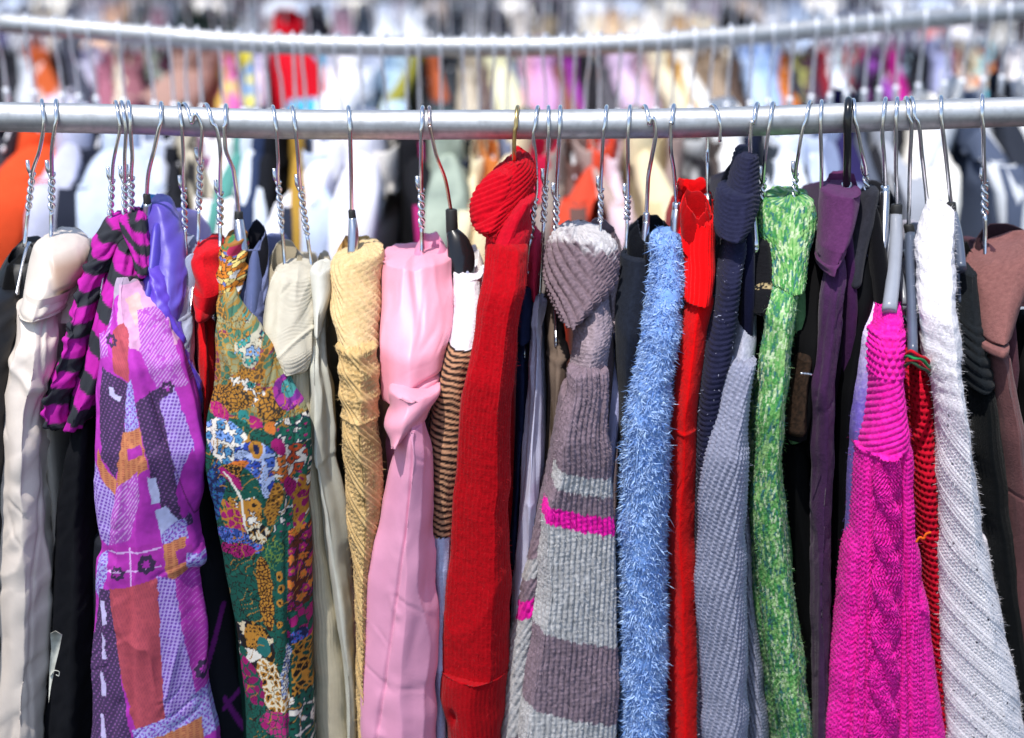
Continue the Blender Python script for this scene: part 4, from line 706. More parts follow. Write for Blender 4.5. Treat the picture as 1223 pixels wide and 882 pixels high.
# narrow lavender-white ribbed garment
g = garment('lavender_white_cardigan', 'narrow lavender-white finely ribbed cardigan hanging from a long wire', 'cardigan', 642, 355, 'a8a8c4')
loft(g, 'sleeve', [(358, 634, 652), (372, 631, 653), (392, 631, 651), (412, 634, 650), (450, 632, 650), (500, 628, 648), (560, 624, 647), (620, 620, 646), (700, 614, 640), (760, 610, 636), (1040, 600, 640)], 330, cotton, cf('d4d4ea', 'bebedc', .5, .01, .02), capr=11, hd=.035, dy=-.004, res=.0013, rel=lambda U, V, X, Y: ribs(U, V, .0034, .0006)+drape(U, V, .0028, .018, .2, 3)+.001*np.sin(Y/5.)*np.exp(-((Y-398)/12)**2))
g = garment('taupe_shirt', 'smooth taupe brown shirt sleeve left of the grey-brown cowl sweater', 'shirt', 662, 340, '4c4034', mt=cotton)
loft(g, 'sleeve', [(345, 652, 668), (370, 650, 674), (400, 652, 676), (428, 655, 680), (440, 654, 678), (500, 653, 673), (560, 650, 669), (630, 646, 664), (1040, 640, 660)], 318, cotton, cf('75655a', '65564a', .4, .02, .03), capr=10, hd=.035, rel=lambda U, V, X, Y: drape(U, V, .002, .02, .2, 3)+.002*np.exp(-((Y-433)/3)**2)+wrinkle(U, V, .0018, .015, .05, 60, 4)*(Y < 440))
# grey-brown chenille cowl sweater with pink stripes
g = garment('chenille_sweater', 'grey-brown chenille cowl sweater with pale grey bands and thin hot pink stripes', 'sweater', 718, 264, '54464c', hwm=.014)
BR, LG, HP = lin('82707a'), lin('b6b4b4'), lin('e81aa0')
def chen(U, V, X, Y, cx=690, sl=.36):
    e = 3.2*vn(U/.0024, 0*V, 7); y = Y-sl*(X-cx)+e; C = BR+0*U[..., None]
    for a, b, c in [(572, 594, LG), (618, 639, HP), (639, 773, LG), (868, 1100, LG)]: m = (y > a) & (y < b); C[m] = c
    t = fbm(U/.0022, V/.0045, 21, 3); return C*(1+.42*t)[..., None]
ch_r = lambda U, V, X, Y: ribs(U, V, .0062, .0026, .0052, .2)+nub(U, V, .0026, .0008, 4)
loft(g, 'cowl', [(266, 698, 738), (280, 690, 746), (305, 690, 747), (340, 692, 745), (365, 696, 742)], 264, knit, lambda U, V, X, Y: (lin('9a8a90')+0*U[..., None])*(1+.35*fbm(U/.0022, V/.003, 6))[..., None], cap='open', tilt=.45, hd=.036, inner='64565c', res=.0013, rel=lambda U, V, X, Y: ribs(*rot(U, V, 25), .008, .0022)+nub(U, V, .0026, .0013, 4))
def capc(U, V, X, Y):
    t = sstep(4, -10, (Y-292)-.35*np.abs(X-680)+7*vn(U/.006, V/.006, 5)); return mixc(lin('78666e')+0*U[..., None], lin('c0bcbe')+0*U[..., None], t)*(1+.35*fbm(U/.0022, V/.003, 6))[..., None]
loft(g, 'cowl_flap', [(282, 672, 704), (292, 660, 724), (305, 653, 738), (325, 648, 742), (345, 649, 741), (362, 655, 734), (378, 662, 716), (392, 668, 696), (402, 674, 684)], 272, knit, capc, capr=9, bcap='round', hd=.05, dy=-.02, res=.00125, rel=lambda U, V, X, Y: ribs(*rot(U, V, -40), .0125, .0065, .0055, .3)+nub(U, V, .0026, .0012, 4))
loft(g, 'shoulder', [(352, 692, 728), (372, 688, 731), (400, 686, 732), (430, 684, 729), (452, 680, 726), (466, 678, 724)], 280, knit, lambda U, V, X, Y: (lin('94848c')+0*U[..., None])*(1+.4*fbm(U/.003, V/.0022, 6))[..., None], capr=10, hd=.04, dy=-.008, bcap='round', res=.00125, rel=lambda U, V, X, Y: garter(U, V+.15*U, .0042, .004, .0014)+nub(U, V, .0026, .0011, 4))
loft(g, 'sleeve', [(446, 684, 720), (456, 677, 725), (480, 674, 725), (520, 667, 726), (560, 660, 729), (620, 648, 733), (700, 640, 735), (780, 630, 737), (882, 620, 738), (1040, 610, 740)], 282, knit, chen, capr=7, hd=.045, dy=-.014, n=2.8, res=.00125, keep='chen', rel=lambda U, V, X, Y: ch_r(U, V, X, Y)+drape(U, V, .002, .06, .3, 5)-.004*np.exp(-((X-718-.0*(Y-460))/3)**2)*sstep(600, 500, Y))
loft(g, 'back_panel', [(470, 672, 690), (560, 655, 676), (600, 644, 670), (680, 624, 655), (740, 614, 648), (800, 604, 642), (882, 596, 636), (1040, 585, 632)], 282, knit, lambda U, V, X, Y: chen(U, V, X, Y+.0*X-95, 640, -.5), hd=.04, dy=0.020, res=.0013, rel=lambda U, V, X, Y: ribs(*rot(U, V, 25), .0068, .0018)+nub(U, V, .003, .001, 4))
strands(g, 'chen', 3000, .0035, .00025, None, None, 'loose_fibres', .2, .9, 7)
g = garment('periwinkle_scarf', 'thin smooth periwinkle strip hanging between the chenille sweater and the black knit', 'scarf', 738, 402, None)
loft(g, 'cloth', [(400, 735, 746), (412, 731, 747), (440, 728, 747), (480, 726, 744), (520, 723, 741), (560, 722, 736), (600, 724, 734), (680, 728, 734), (760, 728, 734)], 330, cotton, cf('b4b6e0', 'a0a2d4', .4, .02, .03), capr=8, hd=.02, dy=.0, rel=lambda U, V, X, Y: drape(U, V, .002, .015, .2, 3)+.001*np.exp(-((Y-410)/2)**2))
# black ribbed knit with rolled neck
g = garment('black_sweater', 'black-navy ribbed sweater with thick rolled neck loop behind the shaggy blue garment', 'sweater', 775, 249, '0b0c12')
bk = cf('1f2430', '12151e', .5, .003, .003)
loft(g, 'rolled_neck', [(251, 764, 796), (262, 752, 806), (285, 748, 806), (312, 748, 800)], 249, knit, cf('2b3344', '161b28', .6, .003, .003), cap='open', tilt=.5, hd=.036, inner='0a0c12', res=.0013, rel=lambda U, V, X, Y: ribs(U, V, .006, .0022))
loft(g, 'sleeve', [(308, 741, 790), (318, 740, 792), (360, 736, 785), (400, 734, 778), (470, 736, 768), (560, 738, 762), (700, 738, 760), (1040, 738, 760)], 260, knit, bk, capr=5, hd=.045, dy=.002, res=.0016, rel=lambda U, V, X, Y: ribs(U, V, .005, .001))
# shaggy blue
g = garment('shaggy_blue_cardigan', 'shaggy light blue deep-pile cardigan, right of the chenille sweater', 'cardigan', 800, 280, '4a6ca8', hwm=.012)
loft(g, 'sleeve', [(285, 788, 812), (296, 780, 816), (315, 779, 817), (350, 775, 817), (400, 769, 810), (450, 761, 804), (500, 752, 800), (560, 746, 799), (640, 740, 797), (720, 740, 798), (800, 742, 796), (882, 742, 794), (1040, 742, 792)], 262, knit, cf('7fa4dc', '5f86c8', .6, .006, .006), capr=12, hd=.045, dy=-.018, res=.0024, keep='blue', rel=lambda U, V, X, Y: .002*fbm(U/.012, V/.012, 5))
strands(g, 'blue', 52000, .0044, .0006, '6088ca', 'b4cff2', 'pile', .55, .95, 9, curl=1.25, lift=.3)
# bright red rib
g = garment('scarlet_pullover', 'bright scarlet ribbed top with gathered double neck loops', 'top', 833, 212, 'b00008')
br = cf('e8060c', 'cc040a', .4, .006, .006)
loft(g, 'neck_loop', [(212, 812, 856), (222, 809, 858), (245, 809, 858), (275, 811, 858)], 210, knit, br, cap='open', tilt=.4, hd=.04, inner='c00408', dy=.012, res=.0014, rel=lambda U, V, X, Y: ribs(U, V, .006, .002)+.003*np.sin(U/.006))
loft(g, 'inner_loop', [(226, 820, 846), (236, 815, 852), (256, 814, 853), (276, 815, 854)], 216, knit, br, cap='open', tilt=.5, hd=.024, inner='900206', dy=-.026, res=.0014, rel=lambda U, V, X, Y: ribs(U, V, .005, .0014)+.002*np.sin(Y/4.)*np.exp(-((Y-232)/8)**2))
loft(g, 'bodice', [(262, 820, 854), (274, 817, 857), (300, 817, 857), (330, 820, 857), (350, 819, 855), (375, 814, 851)], 222, knit, br, capr=7, hd=.045, dy=-.004, bcap='round', res=.0014, rel=lambda U, V, X, Y: ribs(U, V, .0075, .0028, .003, .15)-.004*np.exp(-((X-835)/3.5)**2)*sstep(295, 262, Y))
loft(g, 'sleeve', [(355, 820, 854), (385, 814, 850), (420, 810, 845), (460, 805, 839), (500, 801, 833), (522, 800, 833), (560, 797, 833), (640, 797, 833), (720, 797, 837), (882, 796, 841), (1040, 796, 845)], 228, fleece, cf('e2040a', 'cc0308', .4, .006, .006), hd=.045, dy=.002, n=3, res=.0015, rel=lambda U, V, X, Y: ribs(U, V, .004, .0004)+nub(U, V, .004, .0005)+.0012*np.exp(-((Y-521)/2.)**2))
# navy rib hood
g = garment('navy_sweater', 'dark navy horizontally ribbed sweater with pointed hood-like neck', 'sweater', 888, 184, '10122a', hwm=.012)
nv = cf('262740', '18192c', .5, .003, .003)
hr = lambda U, V, X, Y: .0017*np.abs(np.sin(math.pi*(V-.12*U+.004*np.sin(U/.012))/.0058))**.7
loft(g, 'hood_back', [(186, 878, 900), (200, 868, 902), (222, 862, 900), (240, 860, 896)], 184, knit, cf('181a2e', '101222'), cap='open', tilt=.3, hd=.03, inner='0a0b14', dy=.016)
loft(g, 'hood', [(182, 888, 904), (194, 880, 909), (210, 876, 911), (232, 872, 912), (250, 868, 911), (268, 864, 909)], 184, knit, nv, capr=9, bcap='round', hd=.04, dy=-.003, res=.0014, rel=hr)
loft(g, 'shoulder', [(228, 868, 904), (242, 860, 908), (262, 856, 908), (278, 855, 906), (288, 857, 898), (298, 860, 888)], 190, knit, nv, capr=8, bcap='round', hd=.045, dy=-.014, res=.0014, rel=hr)
loft(g, 'sleeve', [(284, 866, 893), (300, 864, 895), (330, 860, 890), (370, 853, 886), (410, 843, 880), (450, 838, 873), (500, 832, 864), (560, 828, 854), (640, 828, 850), (1040, 830, 850)], 200, knit, nv, capr=6, hd=.04, dy=-.006, res=.0014, rel=hr, keep='navy')
strands(g, 'navy', 700, .003, .00025, '9a9cb8', 'c0c0d0', 'lint', .1, 1., 12)
# black knit with sparkling band
g = garment('black_pullover', 'small black knitted neck with a cream sparkle band above the grey sleeve', 'top', 906, 282, '08080a')
loft(g, 'neck', [(283, 892, 920), (296, 886, 928), (320, 885, 929), (345, 886, 926), (370, 888, 922), (386, 892, 912)], 266, knit, lambda U, V, X, Y: np.where(((np.abs(Y-345-3*np.sin(X/7.)) < 4) & (vn(U/.0016, V/.0016, 3) > -.1))[..., None], lin('b09c74')+0*U[..., None], lin('16161a')+0*U[..., None]), capr=10, bcap='round', hd=.04, dy=-.012, res=.0013, rel=lambda U, V, X, Y: seed_st(U, V, .004, .001)+.003*np.sin((Y-340)/9.)*sstep(335, 350, Y))
# grey ribbed
g = garment('grey_sweater', 'heather grey ribbed sweater with diagonal wales, left of the green marled one', 'sweater', 890, 366, '5c5f70', hwm=.012)
gy = cf('a0a2b6', '7c7f94', .8, .002, .002)
def gyr(U, V, X, Y):
    a, b = rot(U, V, 15); return ribs(a, b, .0074, .0044, .0048, .3)+nub(U, V, .002, .0004)
loft(g, 'shoulder', [(372, 882, 904), (384, 876, 908), (410, 873, 908), (430, 869, 905), (444, 866, 902)], 298, knit, cf('b4b5c4', '8c8fa4', .8, .002, .002), capr=9, bcap='round', hd=.04, dy=-.01, res=.0014, rel=lambda U, V, X, Y: garter(U, V, .0036, .004, .001))  # lighter than the sleeve grey: sunlight painted into the shoulder colour
loft(g, 'sleeve', [(432, 872, 898), (442, 865, 903), (480, 856, 899), (540, 845, 894), (600, 836, 892), (700, 831, 891), (800, 834, 892), (882, 838, 894), (1040, 842, 898)], 304, knit, gy, capr=7, hd=.045, dy=-.014, n=2.8, res=.00125, rel=gyr, keep='grey')
loft(g, 'back_panel', [(560, 872, 892), (700, 880, 900), (760, 882, 906), (820, 884, 912), (882, 888, 917), (1040, 892, 922)], 304, knit, gy, hd=.035, dy=0.018, res=.0013, rel=lambda U, V, X, Y: ribs(*rot(U, V, -14), .0068, .004, .0046, .22))
strands(g, 'grey', 2500, .004, .0001, None, None, 'loose_fibres', .2, .9, 8)
# green marl
g = garment('green_sweater', 'green, white and teal marled chunky sweater with bulbous neck', 'sweater', 948, 237, '5a8458', hwm=.013)
def marl(U, V, X, Y, cw=.0078, rh=.0068):
    f = U/cw; fi = np.floor(f); s = np.abs(f-fi-.5)*2; side = (f-fi > .5); vv = V/rh+1.15*(1-s)*1.3; k = np.floor(vv).astype(np.int64)
    r = hsh((fi*2+side).astype(np.int64)//1, k, 5); r2 = vn(U/.012, V/.01, 3)*.18+r; P = [lin(c) for c in ('3f7c5c', '468f4a', '6ba65c', '98bf80', 'c0d4ac', '5c9c54', '3c7272', '84b26c')]
    C = np.zeros(U.shape+(3,)); q = np.clip((r2*8).astype(int), 0, 7)
    for i in range(8): C[q == i] = P[i]
    return C*(1+.2*fbm(U/.0015, V/.003, 6))[..., None]
gs_ = lambda U, V, X, Y: stock(U, V, .0078, .0068, .0026, 1.15)+nub(U, V, .003, .0005)
loft(g, 'neck', [(238, 928, 972), (246, 918, 980), (262, 911, 984), (285, 909, 981), (305, 914, 975), (325, 918, 971), (342, 918, 970), (354, 921, 966), (362, 926, 956)], 232, knit, marl, capr=9, bcap='round', hd=.05, dy=-.006, res=.00125, rel=lambda U, V, X, Y: gs_(U, V, X, Y)+.003*np.sin(U/.013))
loft(g, 'sleeve', [(346, 926, 952), (356, 919, 954), (380, 915, 951), (410, 911, 948), (450, 907, 945), (500, 903, 938), (560, 899, 935), (620, 897, 938), (700, 903, 948), (800, 916, 960), (882, 928, 970), (1040, 945, 985)], 245, knit, marl, capr=8, hd=.045, dy=-.012, n=2.7, res=.00125, rel=gs_, keep='green')
loft(g, 'back_panel', [(430, 905, 925), (500, 893, 915), (600, 889, 912), (700, 890, 915), (800, 905, 930), (1040, 935, 960)], 245, knit, lambda U, V, X, Y: marl(U, V, X, Y)*.9, hd=.035, dy=0.024, res=.0014, rel=gs_)  # sleeve marl darkened, shade painted into the rear lobe
strands(g, 'green', 2500, .005, .0001, None, None, 'loose_fibres', .2, .9, 9)
# black garments between green and plum
g = garment('black_lace_blouse', 'black blouse with sheer brown mesh inset and a small metal clasp', 'blouse', 958, 282, '0a0a0a')
loft(g, 'bodice', [(282, 962, 984), (310, 958, 988), (350, 948, 985), (400, 942, 985), (450, 940, 980), (500, 932, 975), (530, 930, 970)], 270, cotton, '0a0a0c', cap='round', hd=.04, dy=.006, rel=lambda U, V, X, Y: drape(U, V, .002, .02, .15, 3))
loft(g, 'mesh_inset', [(420, 950, 968), (436, 948, 972), (460, 942, 970), (500, 936, 968), (532, 932, 966)], 284, cotton, cf('3a2a20', '1c1612', .9, .002, .002), hd=.035, dy=-.004, res=.0014, bcap='round', rel=lambda U, V, X, Y: nub(U, V, .002, .0007))
v, q, t = tube_geo(spline([pt(x, y, -.188) for x, y in [(956, 446), (961, 446.5), (966, 447), (970, 448)]], 9), [.0008, .0014, .0006, .0014, .0006, .0014, .0006, .0012, .0006], 8); mesh_obj('clasp', v, q, wire, g, tris=t)
g = garment('black_dress', 'long plain black dress filling the gap below the plum fleece', 'dress', 968, 500, '07080a', hwm=.016)
loft(g, 'bodice', [(524, 936, 962), (540, 930, 970), (600, 932, 980), (700, 942, 996), (800, 955, 1002), (882, 965, 1006), (1040, 975, 1010)], 330, cotton, '090a0c', capr=10, hd=.045, dy=.01, rel=lambda U, V, X, Y: drape(U, V, .003, .02, .3, 7))
# plum fleece
g = garment('plum_fleece', 'plum purple fleece pullover with open standing collar under the thick black hook', 'fleece', 1008, 198, '3a1c40')
pm = cf('5a2e58', '482348', .5, .005, .005)
loft(g, 'collar', [(202, 996, 1030), (215, 989, 1034), (235, 984, 1035), (262, 984, 1034)], 198, fleece, pm, cap='open', tilt=.75, hd=.034, inner='5c2c50', dy=.008, rel=lambda U, V, X, Y: nub(U, V, .006, .0005))
loft(g, 'shoulder', [(232, 990, 1034), (240, 984, 1035), (262, 983, 1032), (285, 983, 1025), (305, 983, 1016), (320, 983, 1004), (332, 984, 996)], 202, fleece, pm, capr=4, bcap='open', hd=.045, dy=-.01, res=.0018, rel=lambda U, V, X, Y: .0018*np.exp(-((Y-(322-.55*(X-990)))/3)**2)-.002*np.exp(-((Y-(316-.55*(X-990)))/2)**2)+wrinkle(U, V, .0012, .02, .05, 60, 4))
loft(g, 'sleeve', [(306, 990, 1010), (330, 986, 1011), (360, 981, 1009), (400, 976, 1006), (440, 972, 1002), (475, 967, 998), (510, 967, 997), (560, 968, 996), (640, 968, 992), (1040, 970, 990)], 215, fleece, cf('46264c', '381e3e', .5, .01, .02), hd=.035, dy=.0, res=.002, rel=lambda U, V, X, Y: -.0018*np.exp(-((X-990+.12*(Y-320))/1.2)**2)*(Y < 480)+nub(U, V, .006, .0005)+crease(U, V, .0014, .015, .06, 40, 9)+drape(U, V, .0016, .02, .2, 6))
# dark hooded top
g = garment('black_hoodie', 'charcoal hooded top with glittery dark inset, right of the plum fleece', 'hooded top', 1046, 212, '0c0c10', hwm=.012)
loft(g, 'hood', [(214, 1040, 1072), (226, 1028, 1077), (250, 1020, 1078), (280, 1015, 1076), (310, 1014, 1072)], 212, fleece, cf('34343a', '26262c'), cap='open', tilt=.4, hd=.036, inner='16161a', dy=.03)
loft(g, 'front_fold', [(226, 1038, 1052), (240, 1030, 1052), (262, 1022, 1048), (290, 1014, 1040), (320, 1012, 1034), (350, 1012, 1030)], 216, fleece, cf('2c2c34', '1e1e24'), capr=8, bcap='round', hd=.02, dy=.02)
loft(g, 'inset', [(274, 1036, 1052), (285, 1030, 1054), (300, 1027, 1054), (320, 1026, 1054)], 240, knit, lambda U, V, X, Y: np.where((vn(U/.0012, V/.0012, 5) > .25)[..., None], lin('5a5c78')+0*U[..., None], lin('16161e')+0*U[..., None]), hd=.02, dy=.022, res=.0014, rel=lambda U, V, X, Y: nub(U, V, .002, .001))
loft(g, 'sleeve', [(300, 1014, 1040), (340, 1010, 1046), (400, 1006, 1042), (500, 998, 1030), (640, 992, 1025), (800, 985, 1012), (1040, 985, 1010)], 225, cotton, '08090c', hd=.03, dy=.03, rel=lambda U, V, X, Y: drape(U, V, .002, .02, .3, 17))
# lavender knit
g = garment('lavender_sweater', 'lilac marled sweater sleeve tucked just left of the hot pink one', 'sweater', 1040, 318, '7a6cb0')
loft(g, 'sleeve', [(320, 1035, 1054), (328, 1031, 1057), (350, 1027, 1057), (400, 1025, 1054), (450, 1021, 1046), (500, 1015, 1040), (560, 1012, 1036), (640, 1008, 1030), (720, 1003, 1024), (780, 1000, 1018), (1040, 992, 1010)], 265, knit, lambda U, V, X, Y: mixc(lin('ded0ee')+0*U[..., None], lin('6e5cb4')+0*U[..., None], np.clip(sstep(370, 500, Y)+.25*fbm(U/.003, V/.002, 4), 0, 1)), capr=6, hd=.03, dy=.012, res=.0014, rel=lambda U, V, X, Y: stock(U, V, .0044, .004, .0013)+ribs(U, V, .009, .0014)*(Y < 345), keep='lav')  # pale sunlit top and darker purple below, painted into the colour
strands(g, 'lav', 900, .004, .0001, None, None, 'loose_fibres', .2, .9, 8)
# hot pink cable sweater
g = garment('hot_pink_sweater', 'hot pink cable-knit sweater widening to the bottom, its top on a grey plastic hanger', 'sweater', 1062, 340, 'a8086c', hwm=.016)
def pinkr(U, V, X, Y):
    ax = np.interp(Y, [500, 560, 640, 882, 1040], [1056, 1054, 1054, 1048, 1046]); d = (X-ax)/19.; inside = (np.abs(d) < 1) & (Y > 547)
    ph = (Y-545)/118.*2*math.pi; c1 = .42*np.sin(ph); bm = lambda q: np.sqrt(np.clip(1-(q/.58)**2, 0, 1))
    cab = np.maximum(bm(d-c1)+.3*np.cos(ph), bm(d+c1)-.3*np.cos(ph)); aa, bb = rot(U, V, np.where(bm(d-c1)+.3*np.cos(ph) > bm(d+c1)-.3*np.cos(ph), -1, 1)*10*np.cos(ph))
    r = np.where(inside, stock(aa, bb, .0066, .0056, .0034, .8)+.008*np.clip(cab, -.2, 1.3)-.004, stock(U, V, .0066, .0056, .0038, .8))
    r = r-.0045*np.exp(-((np.abs(d)-1.12)/.11)**2)*(Y > 545)
    r = r-.008*np.exp(-((X-(1093+.06*(Y-600)))/4)**2)*sstep(560, 660, Y)-.007*np.exp(-((X-(1026-.06*(Y-600)))/3.5)**2)*sstep(640, 720, Y)-.007*np.exp(-((X-np.interp(Y, [560, 882], [1076, 1082]))/3)**2)*sstep(470, 560, Y)
    m = (Y > 455) & (Y < 546); r = np.where(m, .0017*np.abs(np.sin(math.pi*(V+.35*U)/.0068))**.8+nub(U, V, .003, .0005), r)
    m = (Y > 406) & (Y < 455); r = np.where(m, .0036*np.abs(np.sin(math.pi*(U/.0085+.5*np.floor(V/.0075))))*np.abs(np.sin(math.pi*V/.0075))**.6, r)
    m = Y < 406; r = np.where(m, nub(U, V, .003, .0014, 5)+garter(U, V, .004, .004, .001)*(Y > 385), r); return r+.003*np.exp(-((Y-404)/3.)**2)+.0025*np.exp(-((Y-548)/2.5)**2)*(X < 1072)
loft(g, 'sleeve', [(361, 1050, 1074), (370, 1044, 1080), (392, 1041, 1083), (406, 1038, 1083), (440, 1039, 1082), (480, 1037, 1084), (515, 1033, 1087), (545, 1027, 1090), (580, 1024, 1094), (640, 1018, 1099), (720, 1008, 1109), (800, 998, 1119), (882, 988, 1129), (1040, 975, 1140)], 282, knit, lambda U, V, X, Y: mixc(lin('f02cae')+0*U[..., None], lin('dc1492')+0*U[..., None], np.clip(.5+.8*fbm(U/.004, V/.003, 6), 0, 1)), capr=9, hd=.05, dy=-.02, n=2.7, res=.001, rel=pinkr, keep='pink')
strands(g, 'pink', 6000, .0045, .0001, None, None, 'loose_fibres', .2, .9, 8)
# crimson openwork
g = garment('crimson_cardigan', 'crimson openwork crochet cardigan with green and red twisted trim, beside the hot pink sweater', 'cardigan', 1096, 415, '300408')
def holes(U, V, w=.0075): i = np.floor(V/w); return np.hypot(((U/w+.5*(i % 2)) % 1)-.5, (V/w) % 1-.5)
loft(g, 'sleeve', [(424, 1084, 1108), (436, 1080, 1112), (500, 1084, 1118), (600, 1092, 1122), (700, 1100, 1130), (800, 1108, 1136), (1040, 1120, 1145)], 330, knit, lambda U, V, X, Y: mixc(lin('c0102c')+0*U[..., None], lin('300408')+0*U[..., None], 1-sstep(.12, .3, holes(U, V))), capr=7, hd=.04, dy=.004, res=.0014, rel=lambda U, V, X, Y: .0035*sstep(.1, .42, holes(U, V)))
for k, (c, dz) in enumerate([('c41428', 0), ('2c8a50', 5), ('b01028', 9), ('38503c', 13)]):
    v, q, t = tube_geo(spline([pt(x, y+dz+1.5*math.sin(x/3.+k*2), -.165+.02*abs((x-1095)/15.)**2) for x, y in zip(range(1080, 1114, 3), [424, 422, 421, 421, 422, 423, 424, 426, 428, 431, 434, 438])], 24), .0017, 7)
    mesh_obj('trim_cord', v, q, knit, g, tris=t, col=np.broadcast_to(lin(c), (len(v), 3)))
v, q, t = tube_geo(spline([pt(x, y, -.2) for x, y in [(1094, 648), (1099, 642), (1103, 644), (1106, 638), (1112, 636)]], 24), .0013, 6); mesh_obj('orange_thread', v, q, knit, g, tris=t, col=np.broadcast_to(lin('e0601c'), (len(v), 3)))
# white sweater
g = garment('white_sweater', 'white nubbly knit sweater with diagonal rib bands and dark flecks', 'sweater', 1120, 247, 'a8a4ae', hwm=.015)
def whr(U, V, X, Y):
    a, b = rot(U, V, 42); k = (b/.032) % 1; d = np.where(k < .42, .0011*np.abs(np.sin(math.pi*b/.0042))**.8+.0008, seed_st(a, b, .0042, .0016))
    u = .0004*np.sin(2*math.pi*(V-.12*U)/.019+2*vn(U/.02, V/.02, 4))+garter(U, V, .0034, .004, .0006)+nub(U, V, .004, .0006); s = sstep(480, 540, Y); return u*(1-s)+(d+.0009*np.exp(-((k-.45)/.05)**2)-.0008*np.exp(-((k-.02)/.05)**2))*s
def whc(U, V, X, Y):
    C = np.broadcast_to(lin('e4e0e4'), U.shape+(3,)).copy(); f1, f2, cid, ax, ay = voro(U/.012, V/.012, 8); C[(f1 < .11) & (cid > .8) & (Y > 500)] = lin('1c1a30'); return C*(1+.05*fbm(U/.01, V/.01, 3))[..., None]
loft(g, 'sleeve', [(248, 1112, 1132), (260, 1108, 1138), (280, 1101, 1140), (310, 1096, 1140), (350, 1095, 1142), (400, 1099, 1146), (428, 1101, 1151), (450, 1106, 1149), (480, 1113, 1151), (540, 1119, 1157), (600, 1120, 1166), (660, 1120, 1174), (720, 1122, 1189), (800, 1125, 1206), (882, 1127, 1222), (1040, 1130, 1252)], 247, knit, whc, capr=9, hd=.05, dy=-.02, n=2.7, res=.00125, rel=whr, keep='white')
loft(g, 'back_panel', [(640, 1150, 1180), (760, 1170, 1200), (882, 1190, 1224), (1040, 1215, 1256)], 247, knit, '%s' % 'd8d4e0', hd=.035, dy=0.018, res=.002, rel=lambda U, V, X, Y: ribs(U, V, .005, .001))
strands(g, 'white', 6000, .005, .00012, None, None, 'loose_fibres', .2, .9, 8)
# black ribbed cardigan
g = garment('black_cardigan', 'black ribbed cardigan with horizontal rolls on its shoulder, between white and mauve', 'cardigan', 1158, 288, '0a0c0f', hwm=.013)
loft(g, 'collar', [(290, 1152, 1170), (300, 1146, 1173), (330, 1144, 1174)], 288, knit, '15181c', cap='open', tilt=.4, hd=.03, inner='08090a')
loft(g, 'shoulder', [(322, 1146, 1172), (345, 1143, 1176), (380, 1145, 1180), (420, 1150, 1184), (455, 1154, 1190), (478, 1158, 1192)], 292, knit, cf('1c2024', '101316'), capr=8, bcap='round', hd=.04, dy=-.006, res=.0014, rel=lambda U, V, X, Y: .003*np.abs(np.sin(math.pi*(V-.25*U)/.0125))**.8*sstep(380, 400, Y)+ribs(U, V, .0045, .0009)*sstep(400, 380, Y))
loft(g, 'sleeve', [(462, 1158, 1190), (500, 1160, 1196), (600, 1168, 1208), (700, 1180, 1222), (800, 1192, 1236), (1040, 1215, 1260)], 292, knit, '0b0e10', hd=.04, dy=.004, rel=lambda U, V, X, Y: ribs(U, V, .007, .0018))
# mauve-brown top at the right edge
g = garment('mauve_pullover', 'dusty mauve-brown fine-ribbed top at the right picture edge with banded sleeve', 'top', 1195, 268, '4c2e36', hwm=.014)
mv = cf('855a56', '734a48', .5, .004, .004)
loft(g, 'collar', [(270, 1180, 1246), (280, 1172, 1252), (300, 1168, 1254), (330, 1168, 1254)], 268, knit, mv, cap='open', tilt=.35, hd=.038, inner='2c1a1e', dy=.01, rel=lambda U, V, X, Y: ribs(U, V, .003, .0006))
loft(g, 'shoulder', [(300, 1182, 1250, -.42), (310, 1170, 1254, -.36), (332, 1166, 1250, -.1), (355, 1168, 1236), (385, 1171, 1222), (410, 1174, 1212), (424, 1176, 1209)], 274, knit, mv, capr=12, bcap='round', hd=.05, dy=-.012, res=.0013, rel=lambda U, V, X, Y: ribs(*rot(U, V, -25), .003, .0007)+drape(U, V, .0015, .04, .1, 4))
loft(g, 'band', [(417, 1178, 1206), (421, 1175, 1209), (427, 1175, 1209), (433, 1177, 1207)], 274, knit, mv, capr=5, bcap='round', hd=.045, dy=-.018, res=.0015)
loft(g, 'sleeve', [(425, 1180, 1206), (460, 1184, 1211), (500, 1190, 1219), (560, 1196, 1226), (600, 1197, 1230), (700, 1204, 1240), (882, 1218, 1256), (1040, 1228, 1266)], 276, fleece, cf('704a4a', '5e3e3e', .5, .004, .01), hd=.04, dy=-.004, res=.0018, rel=lambda U, V, X, Y: -.0018*np.exp(-((X-1200-.1*(Y-430))/1.2)**2)+drape(U, V, .001, .02, .2, 6)-.0016*np.exp(-((Y-597-.2*(X-1210))/1.5)**2))
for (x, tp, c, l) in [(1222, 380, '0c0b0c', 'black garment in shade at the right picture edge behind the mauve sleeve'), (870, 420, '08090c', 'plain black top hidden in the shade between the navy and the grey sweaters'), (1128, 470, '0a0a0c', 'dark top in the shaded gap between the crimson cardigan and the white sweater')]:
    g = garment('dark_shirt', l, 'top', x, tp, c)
    loft(g, 'sleeve', [(tp, x-9, x+9), (tp+40, x-13, x+13), (tp+200, x-11, x+12), (1040, x-8, x+14)], tp-70, cotton, c, dy=.03, rel=lambda U, V, X, Y: drape(U, V, .002, .02, .3, 3))
